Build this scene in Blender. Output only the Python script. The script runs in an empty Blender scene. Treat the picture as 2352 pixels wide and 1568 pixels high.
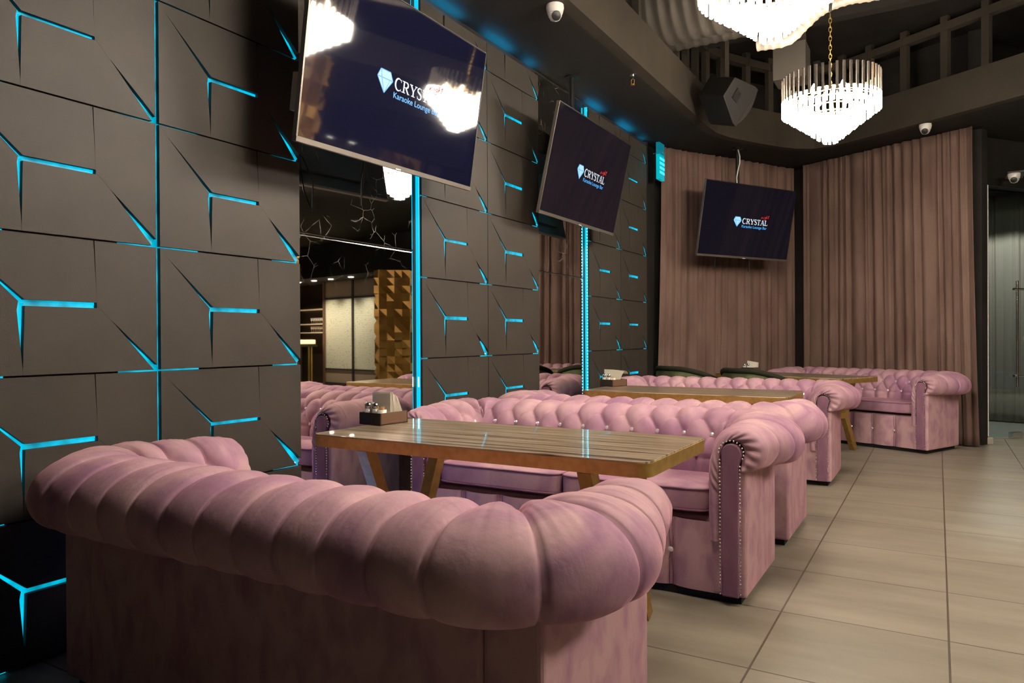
import bpy, bmesh, math, random
import numpy as np
from mathutils import Vector, Matrix
random.seed(7)
S = bpy.context.scene
COL = S.collection
PI = math.pi
def rad(d): return d*PI/180

# ------------------------------------------------------------------ camera
F_PX = 1659.7; YAW, PITCH, ROLL = 0.5325, -0.005, -0.0054
cd = bpy.data.cameras.new('camera'); cam = bpy.data.objects.new('camera', cd); COL.objects.link(cam)
cd.sensor_width = 36.0; cd.lens = F_PX/2352*36.0; cd.clip_start = .05; cd.clip_end = 60
f_ = Vector((-math.sin(YAW)*math.cos(PITCH), math.cos(YAW)*math.cos(PITCH), math.sin(PITCH)))
r_ = Vector((math.cos(YAW), math.sin(YAW), 0)); u_ = r_.cross(f_)
r2 = r_*math.cos(ROLL)+u_*math.sin(ROLL); u2 = -r_*math.sin(ROLL)+u_*math.cos(ROLL)
cam.matrix_world = Matrix(((r2.x, u2.x, -f_.x, 0), (r2.y, u2.y, -f_.y, 0), (r2.z, u2.z, -f_.z, 1.1503), (0, 0, 0, 1)))
S.camera = cam
# ------------------------------------------------------------------ world, exposure
wd = bpy.data.worlds.new('world'); S.world = wd; wd.use_nodes = True
wd.node_tree.nodes['Background'].inputs[0].default_value = (.9, .8, .7, 1)
wd.node_tree.nodes['Background'].inputs[1].default_value = .0
S.view_settings.view_transform = 'Standard'; S.view_settings.look = 'None'
S.view_settings.exposure = 0.0; S.view_settings.gamma = 1.0
S.view_settings.use_curve_mapping = False
S.cycles.max_bounces = 8; S.cycles.diffuse_bounces = 3; S.cycles.glossy_bounces = 4
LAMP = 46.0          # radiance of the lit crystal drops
WARM = (1.0, .885, .755)
# chandelier spots: row over the sofas and row across the aisle
CH_MAIN = [(-.713, 3.757), (-.70, 5.98), (-.72, 2.30)]
CH_AISLE = [(2.05, 6.05), (2.05, 3.8), (2.05, 2.1)]
CH_Z = 2.62

# ------------------------------------------------------------------ materials
MATS = {}
def mat(name, col=(.5, .5, .5), rough=.5, metal=0., spec=.5, emit=None, es=0., sheen=0., coat=0.):
    if name in MATS: return MATS[name]
    m = bpy.data.materials.new(name); m.use_nodes = True
    b = m.node_tree.nodes['Principled BSDF']
    b.inputs['Base Color'].default_value = (*col, 1); b.inputs['Roughness'].default_value = rough
    b.inputs['Metallic'].default_value = metal; b.inputs['Specular IOR Level'].default_value = spec
    if sheen:
        b.inputs['Sheen Weight'].default_value = sheen; b.inputs['Sheen Roughness'].default_value = .35
        b.inputs['Sheen Tint'].default_value = (min(1, col[0]*2.2), min(1, col[1]*2.2), min(1, col[2]*2.2), 1)
    if coat: b.inputs['Coat Weight'].default_value = coat; b.inputs['Coat Roughness'].default_value = .03
    if emit: b.inputs['Emission Color'].default_value = (*emit, 1); b.inputs['Emission Strength'].default_value = es
    MATS[name] = m; return m
def N(m, t, **kw):
    n = m.node_tree.nodes.new(t)
    for k, v in kw.items():
        if k in n.inputs: n.inputs[k].default_value = v
        else: setattr(n, k, v)
    return n
def L(m, a, ao, b, bi): m.node_tree.links.new(a.outputs[ao], b.inputs[bi])
def BS(m): return m.node_tree.nodes['Principled BSDF']
def ramp(m, fac, stops, out=None):
    r = m.node_tree.nodes.new('ShaderNodeValToRGB'); e = r.color_ramp.elements
    while len(e) < len(stops): e.new(.5)
    for i, (p, c) in enumerate(stops):
        e[i].position = p; e[i].color = (*c, 1) if len(c) == 3 else c
    m.node_tree.links.new(fac, r.inputs[0]); return r
def noisy(m, c1, c2, scale=4., stretch=(1, 1, 1), lo=.35, hi=.65, detail=4., bump=0., bscale=None, coords='Object', dist=0.):
    tc = N(m, 'ShaderNodeTexCoord'); mp = N(m, 'ShaderNodeMapping'); L(m, tc, coords, mp, 0)
    mp.inputs['Scale'].default_value = stretch
    nz = N(m, 'ShaderNodeTexNoise', Scale=scale, Detail=detail, Distortion=dist); L(m, mp, 0, nz, 'Vector')
    r = ramp(m, nz.outputs[0], [(lo, c1), (hi, c2)]); L(m, r, 0, BS(m), 'Base Color')
    if bump:
        n2 = N(m, 'ShaderNodeTexNoise', Scale=bscale or scale*6, Detail=3.); L(m, mp, 0, n2, 'Vector')
        bp = N(m, 'ShaderNodeBump', Strength=bump, Distance=.01); L(m, n2, 0, bp, 'Height'); L(m, bp, 0, BS(m), 'Normal')
    return m
velvet = mat('pink_velvet', (.40, .20, .225), .8, sheen=.55, spec=.2)
noisy(velvet, (.345, .175, .270), (.560, .350, .378), 4., (1, 1, .8), .36, .64, 5., .12, 50., dist=.6)
velvet_flat = mat('pink_velvet_flat', (.40, .20, .225), .8, sheen=.5, spec=.2)
noisy(velvet_flat, (.40, .215, .290), (.55, .34, .365), 9., (1.4, 1.4, .8), .33, .56, 7., .05, 90., dist=.25)
velvet_dark = mat('mauve_velvet', (.26, .13, .19), .8, sheen=.4, spec=.2)
noisy(velvet_dark, (.21, .100, .155), (.29, .145, .20), 9., (1, 1, .5), .35, .65, 5.)
green_v = mat('green_velvet', (.07, .085, .035), .8, sheen=.5, spec=.2)
noisy(green_v, (.05, .062, .028), (.13, .14, .065), 6., (1, 1, .6), .35, .65, 4., .05)
green_d = mat('dark_green_velvet', (.02, .022, .012), .85, sheen=.3, spec=.2)
blue_v = mat('blue_velvet', (.012, .035, .12), .8, sheen=.3, spec=.2)
curtain_m = mat('curtain_velvet', (.16, .085, .068), .85, sheen=.35, spec=.2)
noisy(curtain_m, (.130, .080, .064), (.190, .122, .097), 3., (1.5, 1.5, .5), .35, .65, 5.)
curtain_g = mat('grey_curtain', (.19, .17, .145), .85, sheen=.2, spec=.2)
gold = mat('brass_paint', (.46, .28, .065), .42, .75)
noisy(gold, (.45, .285, .075), (.52, .34, .10), 30., (1, 1, 1), .4, .6, 2.)
goldwood = mat('gold_leaf', (.45, .22, .045), .38, .55)
noisy(goldwood, (.46, .24, .05), (.62, .34, .085), 3., (1, 1, 1), .4, .6, 3.)
black = mat('black_plastic', (.012, .012, .012), .45)
black_m = mat('black_metal', (.01, .01, .01), .4, .3)
plinth_m = mat('black_plinth', (.004, .004, .004), .8)
chrome = mat('chrome', (.8, .8, .8), .15, 1.)
silver = mat('silver_bezel', (.17, .15, .13), .4, .6)
white_p = mat('white_plastic', (.75, .72, .68), .4)
beige_p = mat('beige_plastic', (.42, .38, .30), .5)
crystal = mat('crystal_button', (.95, .95, .97), .15, .5)
nail_m = mat('nailhead', (.85, .80, .75), .15, 1.)
napkin = mat('napkin_paper', (.82, .78, .66), .8)
box_dark = mat('caddy_wenge', (.022, .014, .010), .45)
box_brown = mat('caddy_oak', (.13, .065, .035), .5)
toothp = mat('toothpick_wood', (.72, .42, .18), .6)
glass = mat('clear_glass', (.9, .9, .9), .03)
BS(glass).inputs['Transmission Weight'].default_value = .9
salt = mat('salt', (.7, .66, .6), .7)
panel_m = mat('wall_panel_leatherette', (.043, .037, .029), .55, spec=.35)
noisy(panel_m, (.039, .033, .026), (.050, .042, .033), 2.5, (1, 1, 1), .35, .65, 4., .06, 220.)
panel_side = mat('panel_edge', (.02, .018, .015), .7)
wall_m = mat('dark_paint', (.020, .018, .016), .75, spec=.2)
noisy(wall_m, (.017, .015, .013), (.026, .022, .019), 3.)
soffit_m = mat('soffit_paint', (.022, .020, .017), .75, spec=.2)
fascia_m = mat('fascia_paint', (.04, .033, .025), .8, spec=.2)
noisy(fascia_m, (.036, .030, .022), (.050, .041, .030), 2.)
duct_m = mat('painted_duct', (.085, .075, .062), .55, .3)
duct_w = mat('grey_flexible_duct', (.42, .37, .30), .5, .3)
speaker_m = mat('speaker_black', (.007, .006, .005), .6)
led = mat('led_strip', (0, 0, 0), .5, emit=(.0, .48, .70), es=1.0)
def _led():
    m = led; tc = N(m, 'ShaderNodeTexCoord'); nz = N(m, 'ShaderNodeTexNoise', Scale=9., Detail=2.); L(m, tc, 'Object', nz, 'Vector')
    mr = N(m, 'ShaderNodeMapRange'); L(m, nz, 0, mr, 0)
    for k, v in ((1, .35), (2, .65), (3, .45), (4, 1.45)): mr.inputs[k].default_value = v
    L(m, mr, 0, BS(m), 'Emission Strength')
_led()
led_hot = mat('led_diode', (0, 0, 0), .5, emit=(.35, .95, 1.0), es=9.)
led_band = mat('led_band', (.0, .05, .08), .4, emit=(.0, .50, .74), es=1.25)
led_up = mat('led_uplight', (0, 0, 0), .5, emit=(.0, .33, .70), es=70.)
downl = mat('downlight', (0, 0, 0), .5, emit=(1, .9, .75), es=25.)
# chandelier parts
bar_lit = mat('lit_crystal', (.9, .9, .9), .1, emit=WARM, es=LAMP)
bar_dim = mat('crystal_bar', (.55, .50, .44), .12, .75)
bulb_m = mat('bulb', (1, 1, 1), .3, emit=(1, .80, .55), es=60.)
# floor tiles
def floor_mat():
    m = mat('floor_tiles', (.2, .17, .13), .42, spec=.4); t = m.node_tree
    tc = N(m, 'ShaderNodeTexCoord'); mp = N(m, 'ShaderNodeMapping'); L(m, tc, 'Object', mp, 0)
    mp.inputs['Location'].default_value = (.5664+.6*10, -2.5688+.6*10, 0)
    br = N(m, 'ShaderNodeTexBrick'); L(m, mp, 0, br, 'Vector'); br.offset = 0.; br.squash = 1.
    for k, v in (('Scale', 1.), ('Mortar Size', .0040), ('Mortar Smooth', .1), ('Bias', 0.), ('Brick Width', .6), ('Row Height', .6)): br.inputs[k].default_value = v
    br.inputs['Color1'].default_value = (.46, .46, .46, 1); br.inputs['Color2'].default_value = (.54, .54, .54, 1)
    mp2 = N(m, 'ShaderNodeMapping'); L(m, tc, 'Object', mp2, 0); mp2.inputs['Scale'].default_value = (.5, 2.2, 1)
    nz = N(m, 'ShaderNodeTexNoise', Scale=2.2, Detail=6., Roughness=.6); L(m, mp2, 0, nz, 'Vector')
    r = ramp(m, nz.outputs[0], [(.3, (.195, .170, .130)), (.7, (.300, .265, .205))])
    mul = N(m, 'ShaderNodeMixRGB', blend_type='OVERLAY'); mul.inputs[0].default_value = .5
    L(m, r, 0, mul, 1); L(m, br, 0, mul, 2)
    mx = N(m, 'ShaderNodeMixRGB'); L(m, br, 'Fac', mx, 0); L(m, mul, 0, mx, 1); mx.inputs[2].default_value = (.085, .062, .045, 1)
    L(m, mx, 0, BS(m), 'Base Color')
    bp = N(m, 'ShaderNodeBump', Strength=.4, Distance=.003); bp.invert = True; L(m, br, 'Fac', bp, 'Height'); L(m, bp, 0, BS(m), 'Normal')
    return m
floor_m = floor_mat()
def zebra_mat():
    m = mat('zebrawood_lacquer', (.3, .2, .12), .3, spec=.2, coat=.65)
    tc = N(m, 'ShaderNodeTexCoord'); mp = N(m, 'ShaderNodeMapping'); L(m, tc, 'Object', mp, 0)
    mp.inputs['Scale'].default_value = (.22, 8., 1.)
    nz = N(m, 'ShaderNodeTexNoise', Scale=3.6, Detail=5., Roughness=.55, Distortion=.15); L(m, mp, 0, nz, 'Vector')
    r = ramp(m, nz.outputs[0], [(.36, (.12, .08, .055)), (.44, (.34, .25, .165)), (.50, (.54, .43, .31)), (.54, (.45, .345, .235)), (.59, (.17, .115, .075)), (.64, (.52, .41, .29))])
    L(m, r, 0, BS(m), 'Base Color'); return m
zebra = zebra_mat()
def mirror_mat():
    m = mat('veined_mirror', (.80, .78, .74), .015, 1.)
    t = m.node_tree; out = t.nodes['Material Output']
    tc = N(m, 'ShaderNodeTexCoord'); mp = N(m, 'ShaderNodeMapping'); L(m, tc, 'Object', mp, 0)
    nz = N(m, 'ShaderNodeTexNoise', Scale=5., Detail=4.); L(m, mp, 0, nz, 'Vector')
    ad = N(m, 'ShaderNodeMixRGB'); ad.inputs[0].default_value = .05; L(m, mp, 0, ad, 1); L(m, nz, 1, ad, 2)
    vo = N(m, 'ShaderNodeTexVoronoi', feature='DISTANCE_TO_EDGE', Scale=11.); L(m, ad, 0, vo, 'Vector')
    r = ramp(m, vo.outputs[0], [(.0, (1, 1, 1)), (.022, (0, 0, 0))])
    n2 = N(m, 'ShaderNodeTexNoise', Scale=4.5, Detail=2.); L(m, mp, 0, n2, 'Vector')
    r2_ = ramp(m, n2.outputs[0], [(.50, (0, 0, 0)), (.58, (1, 1, 1))])
    sx = N(m, 'ShaderNodeSeparateXYZ'); L(m, tc, 'Object', sx, 0)
    hz = N(m, 'ShaderNodeMapRange'); L(m, sx, 'Z', hz, 0); hz.inputs[1].default_value = 1.40; hz.inputs[2].default_value = 1.7
    m1 = N(m, 'ShaderNodeMath', operation='MULTIPLY'); L(m, r, 0, m1, 0); L(m, r2_, 0, m1, 1)
    m2 = N(m, 'ShaderNodeMath', operation='MULTIPLY'); L(m, m1, 0, m2, 0); L(m, hz, 0, m2, 1)
    m3 = N(m, 'ShaderNodeMath', operation='MULTIPLY'); L(m, m2, 0, m3, 0); m3.inputs[1].default_value = .42
    df = N(m, 'ShaderNodeBsdfDiffuse'); df.inputs[0].default_value = (.55, .52, .45, 1)
    mx = N(m, 'ShaderNodeMixShader'); L(m, m3, 0, mx, 0); L(m, BS(m), 0, mx, 1); L(m, df, 0, mx, 2); L(m, mx, 0, out, 0)
    return m
mirror_m = mirror_mat()
def screen_mat():
    m = mat('tv_screen', (.003, .003, .004), .06, spec=.35, emit=(.010, .007, .016), es=.5); return m
screen_m = screen_mat()
screen_b = mat('tv_screen_blue', (.004, .004, .010), .05, spec=.9, coat=1., emit=(.008, .010, .038), es=.38)
logo_w = mat('logo_white', (0, 0, 0), .5, emit=(.80, .90, 1.), es=1.0)
logo_c = mat('logo_cyan', (0, 0, 0), .5, emit=(.06, .42, .95), es=1.0)
logo_p = mat('logo_pale_blue', (0, 0, 0), .5, emit=(.45, .80, 1.), es=1.0)
logo_r = mat('logo_red', (0, 0, 0), .5, emit=(.80, .03, .03), es=.9)
lattice = mat('patterned_glass', (.62, .60, .46), .5)
def _lat():
    m = lattice; tc = N(m, 'ShaderNodeTexCoord'); mp = N(m, 'ShaderNodeMapping'); L(m, tc, 'Object', mp, 0)
    vo = N(m, 'ShaderNodeTexVoronoi', feature='DISTANCE_TO_EDGE', Scale=24.); vo.inputs['Randomness'].default_value = .5; L(m, mp, 0, vo, 'Vector')
    r = ramp(m, vo.outputs[0], [(.02, (.38, .37, .28)), (.16, (.60, .60, .48))]); L(m, r, 0, BS(m), 'Base Color')
_lat()
taupe = mat('taupe_wall', (.24, .18, .13), .8)
onyx = mat('lit_onyx', (.8, .6, .35), .4, emit=(1., .62, .28), es=2.2)
teal_glass = mat('teal_glass_block', (.0, .25, .3), .15, emit=(.0, .42, .52), es=.8)
glass_door = mat('door_glass', (.75, .85, .85), .02)
def _gd():
    m = glass_door; t = m.node_tree; out = t.nodes['Material Output']
    tr = N(m, 'ShaderNodeBsdfTransparent'); tr.inputs[0].default_value = (.80, .86, .85, 1)
    gl = N(m, 'ShaderNodeBsdfGlossy'); gl.inputs[0].default_value = (.8, .9, .9, 1); gl.inputs['Roughness'].default_value = .03
    mx = N(m, 'ShaderNodeMixShader'); mx.inputs[0].default_value = .07
    L(m, tr, 0, mx, 1); L(m, gl, 0, mx, 2); L(m, mx, 0, out, 0)
_gd()
frost_edge = mat('pale_glass_edge', (.75, .70, .62), .4, emit=(.8, .72, .6), es=.25)

# ------------------------------------------------------------------ geometry helpers
class MB:
    """collects shapes; build() links them as ONE mesh object"""
    def __init__(s): s.v = []; s.f = []; s.m = []; s.mats = []
    def mi(s, m):
        if m not in s.mats: s.mats.append(m)
        return s.mats.index(m)
    def add(s, vs, fs, m):
        o = len(s.v); k = s.mi(m); s.v += [tuple(v) for v in vs]
        for f in fs: s.f.append(tuple(i+o for i in f)); s.m.append(k)
    def box(s, a, b, m, R=None, T=None):
        x0, y0, z0 = a; x1, y1, z1 = b
        vs = [Vector(p) for p in ((x0, y0, z0), (x1, y0, z0), (x1, y1, z0), (x0, y1, z0), (x0, y0, z1), (x1, y0, z1), (x1, y1, z1), (x0, y1, z1))]
        if R is not None: vs = [R @ v for v in vs]
        if T is not None: vs = [v+Vector(T) for v in vs]
        s.add(vs, [(0, 3, 2, 1), (4, 5, 6, 7), (0, 1, 5, 4), (1, 2, 6, 5), (2, 3, 7, 6), (3, 0, 4, 7)], m)
    def prism(s, poly, z0, z1, m, M=None):
        n = len(poly); vs = [Vector((x, y, z0)) for x, y in poly]+[Vector((x, y, z1)) for x, y in poly]
        if M is not None: vs = [M @ v for v in vs]
        fs = [tuple(range(n-1, -1, -1)), tuple(range(n, 2*n))]+[(i, (i+1) % n, (i+1) % n+n, i+n) for i in range(n)]
        s.add(vs, fs, m)
    def tube(s, path, r, m, n=10, cap=True):
        P = [Vector(p) for p in path]; R = r if isinstance(r, (list, tuple)) else [r]*len(P)
        vs = []; up = None
        for i, p in enumerate(P):
            d = (P[min(i+1, len(P)-1)]-P[max(i-1, 0)]).normalized()
            if up is None: up = Vector((0, 0, 1)) if abs(d.z) < .9 else Vector((1, 0, 0))
            a = d.cross(up).normalized(); b = a.cross(d).normalized(); up = b
            for k in range(n):
                t = 2*PI*k/n; vs.append(p+(a*math.cos(t)+b*math.sin(t))*R[i])
        fs = []
        for i in range(len(P)-1):
            for k in range(n): fs.append((i*n+k, i*n+(k+1) % n, (i+1)*n+(k+1) % n, (i+1)*n+k))
        if cap: fs.append(tuple(range(n-1, -1, -1))); fs.append(tuple(range((len(P)-1)*n, len(P)*n)))
        s.add(vs, fs, m)
    def lathe(s, prof, m, n=20, M=None, c=(0, 0, 0)):
        vs = []
        for r, z in prof:
            for k in range(n):
                t = 2*PI*k/n; v = Vector((r*math.cos(t), r*math.sin(t), z))
                if M is not None: v = M @ v
                vs.append(v+Vector(c))
        fs = [(i*n+k, i*n+(k+1) % n, (i+1)*n+(k+1) % n, (i+1)*n+k) for i in range(len(prof)-1) for k in range(n)]
        if prof[0][0] > 1e-5: fs.append(tuple(range(n-1, -1, -1)))
        if prof[-1][0] > 1e-5: fs.append(tuple(range((len(prof)-1)*n, len(prof)*n)))
        s.add(vs, fs, m)
    def grid(s, G, m, loopu=False):
        G = np.asarray(G); a, b = G.shape[:2]; vs = G.reshape(-1, 3); fs = []
        for i in range(a if loopu else a-1):
            for j in range(b-1): i2 = (i+1) % a; fs.append((i*b+j, i2*b+j, i2*b+j+1, i*b+j+1))
        s.add(vs, fs, m)
    def build(s, name, parent=None, smooth=False, bevel=0., seg=2, loc=None, rz=None, angle=None):
        me = bpy.data.meshes.new(name); me.from_pydata(s.v, [], s.f)
        for m in s.mats: me.materials.append(m)
        me.polygons.foreach_set('material_index', s.m)
        if smooth: me.polygons.foreach_set('use_smooth', [True]*len(s.f))
        me.update(); o = bpy.data.objects.new(name, me); COL.objects.link(o)
        if smooth and angle: me.set_sharp_from_angle(angle=rad(angle))
        if bevel:
            md = o.modifiers.new('bevel', 'BEVEL'); md.width = bevel; md.segments = seg; md.limit_method = 'ANGLE'; md.angle_limit = rad(40)
        if parent is not None: o.parent = parent
        if loc: o.location = loc
        if rz is not None: o.rotation_euler = (0, 0, rz)
        return o
def thing(name, label, cat, loc=(0, 0, 0), rz=0., group=None):
    o = bpy.data.objects.new(name, None); COL.objects.link(o); o.empty_display_size = .1
    o.location = loc; o.rotation_euler = (0, 0, rz); o['label'] = label; o['category'] = cat
    if group: o['group'] = group
    return o
def tag(o, label, cat, group=None):
    o['label'] = label; o['category'] = cat
    if group: o['group'] = group
    return o
def struct(o, label=None):
    o['kind'] = 'structure'
    if label: o['label'] = label; 
    return o
def dup(root, loc, rz, label, group=None):
    r = root.copy(); COL.objects.link(r); r.location = loc; r.rotation_euler = (0, 0, rz); r['label'] = label
    if group: r['group'] = group
    def rec(src, dst):
        for ch in list(src.children):
            c = ch.copy(); COL.objects.link(c); c.parent = dst; rec(ch, c)
    rec(root, r); return r

# ================================================================== THE SETTING
WX = -2.80                 # wall plane behind the panels
PX = -2.7555               # face of the 3D panels
ZC = 3.31                  # lower ceiling
D1 = Vector((.4924, .8704)); D2 = Vector((.8704, -.4924))   # directions of the two angled walls
CORNER = Vector((-1.66, 10.03))
W1S = CORNER-D1*2.55       # where the angled wall leaves the long wall
# floor
b = MB(); b.box((-3.2, -3.2, -.1), (9.4, 14.6, 0), floor_m); struct(b.build('floor'))
# long left wall
b = MB(); b.box((-3.0, -3.2, 0), (WX, 7.98, 4.35), wall_m); struct(b.build('wall_left'))
# angled back wall behind the television curtain
def wall_seg(name, p, q, z0, z1, t=.12, m=wall_m):
    p = Vector(p); q = Vector(q); d = (q-p).normalized(); n = Vector((-d.y, d.x))
    b = MB(); b.prism([p[:], q[:], (q+n*t)[:], (p+n*t)[:]], z0, z1, m); return struct(b.build(name))
W1 = CORNER
wall_seg('wall_back', (-2.84, 7.97), W1, 0, 4.35)
C2E = Vector((.40, 9.01))
wall_seg('wall_curtain', W1, C2E, 0, 4.35)
# door wall: jamb, strip above the glass, glass front
J = Vector((.45, 9.42))
wall_seg('wall_jamb', C2E, J, 0, 4.35)
DD = Vector((.62, .785)).normalized()
DE = J+DD*3.3
wall_seg('wall_over_door', J, DE, 2.79, 4.35)
wall_seg('wall_far', DE, (9.2, 14.2), 0, 4.35)
wall_seg('wall_right', (9.2, 14.2), (9.2, -3.1), 0, 4.35)
wall_seg('wall_near', (9.2, -.85), (-3.0, -.85), 0, 4.35)  # unseen wall, pulled in close behind the camera to cut bounced light
# slab
b = MB(); b.box((-3.2, -3.3, 4.35), (9.5, 14.6, 4.45), wall_m); struct(b.build('ceiling'))
# lower ceiling ring with the open recess
inner = [(-2.03, -2.6), (-2.03, 6.5), (-2.03, 7.45), (-2.01, 7.72), (-1.93, 7.97), (-1.74, 8.33), (-1.56, 8.63), (-1.40, 8.84), (-1.22, 8.95), (-1.0, 8.93), (-.71, 8.78), (-.365, 8.58), (.0, 8.36), (.673, 7.95), (3.3, 6.35), (3.3, -2.6)]
outer = [(-3.0, -3.2), (-3.0, 6.5), (-3.0, 7.45), (-3.0, 7.9), (-2.9, 8.2), (-2.5, 8.9), (-2.2, 9.4), (-1.8, 10.1), (-1.4, 10.3), (-1.0, 10.3), (-.5, 10.3), (0, 10.3), (.5, 10.5), (2.5, 13.5), (9.3, 14.4), (9.3, -3.2)]
b = MB(); n = len(inner)
vs = [(x, y, ZC) for x, y in inner]+[(x, y, ZC) for x, y in outer]+[(x, y, ZC+.06) for x, y in inner]+[(x, y, ZC+.06) for x, y in outer]
fs = []
for i in range(n):
    j = (i+1) % n; fs += [(i, j, n+j, n+i), (2*n+i, 3*n+i, 3*n+j, 2*n+j)]
b.add(vs, fs, soffit_m); o = b.build('ceiling_soffit'); struct(o)
b = MB()
for i in range(n-1):
    p, q = Vector(inner[i]), Vector(inner[i+1]); d = (q-p).normalized(); nn = Vector((-d.y, d.x))*.10
    b.add([(*p, ZC-.001), (*q, ZC-.001), (*q, 3.69), (*p, 3.69), (*(p+nn), ZC), (*(q+nn), ZC), (*(q+nn), 3.69), (*(p+nn), 3.69)],
          [(0, 1, 2, 3), (7, 6, 5, 4), (3, 2, 6, 7), (0, 4, 5, 1)], fascia_m)
struct(b.build('trim_1', smooth=False))
# timber studs standing on the fascia (open framing)
def along(poly, step):
    out = []
    for i in range(len(poly)-1):
        p, q = Vector(poly[i]), Vector(poly[i+1]); L_ = (q-p).length; k = max(1, round(L_/step))
        for j in range(k): out.append((p.lerp(q, j/k), (q-p).normalized()))
    return out
for p, d in along(inner[:-2], .36):
    nn = Vector((-d.y, d.x)); c = p+nn*.14; a = math.atan2(d.y, d.x); b = MB()
    b.box((-.035, -.03, 3.37), (.035, .03, 4.35), fascia_m, R=Matrix.Rotation(a, 3, 'Z'), T=(c.x, c.y, 0))
    struct(b.build('trim_stud'))
b = MB()
for i in range(n-2):
    p, q = Vector(inner[i]), Vector(inner[i+1]); d = (q-p).normalized(); nn = Vector((-d.y, d.x))
    P, Q = p+nn*.10, q+nn*.10
    b.prism([P[:], Q[:], (Q+nn*.09)[:], (P+nn*.09)[:]], 4.20, 4.28, fascia_m)
struct(b.build('trim_2'))
# bulkhead at the far side of the room (seen in the mirror)
FA, FB = Vector((5.30, 12.72)), Vector((7.62, 13.20))
fd = (FB-FA).normalized(); fn = Vector((-fd.y, fd.x))
b = MB(); p, q = FA-fd*3.2, FB+fd*1.75
b.prism([(p-fn*.9)[:], (q-fn*.9)[:], (q+fn*.3)[:], (p+fn*.3)[:]], 2.56, 3.3, soffit_m); struct(b.build('ceiling_bulkhead'))

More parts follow.
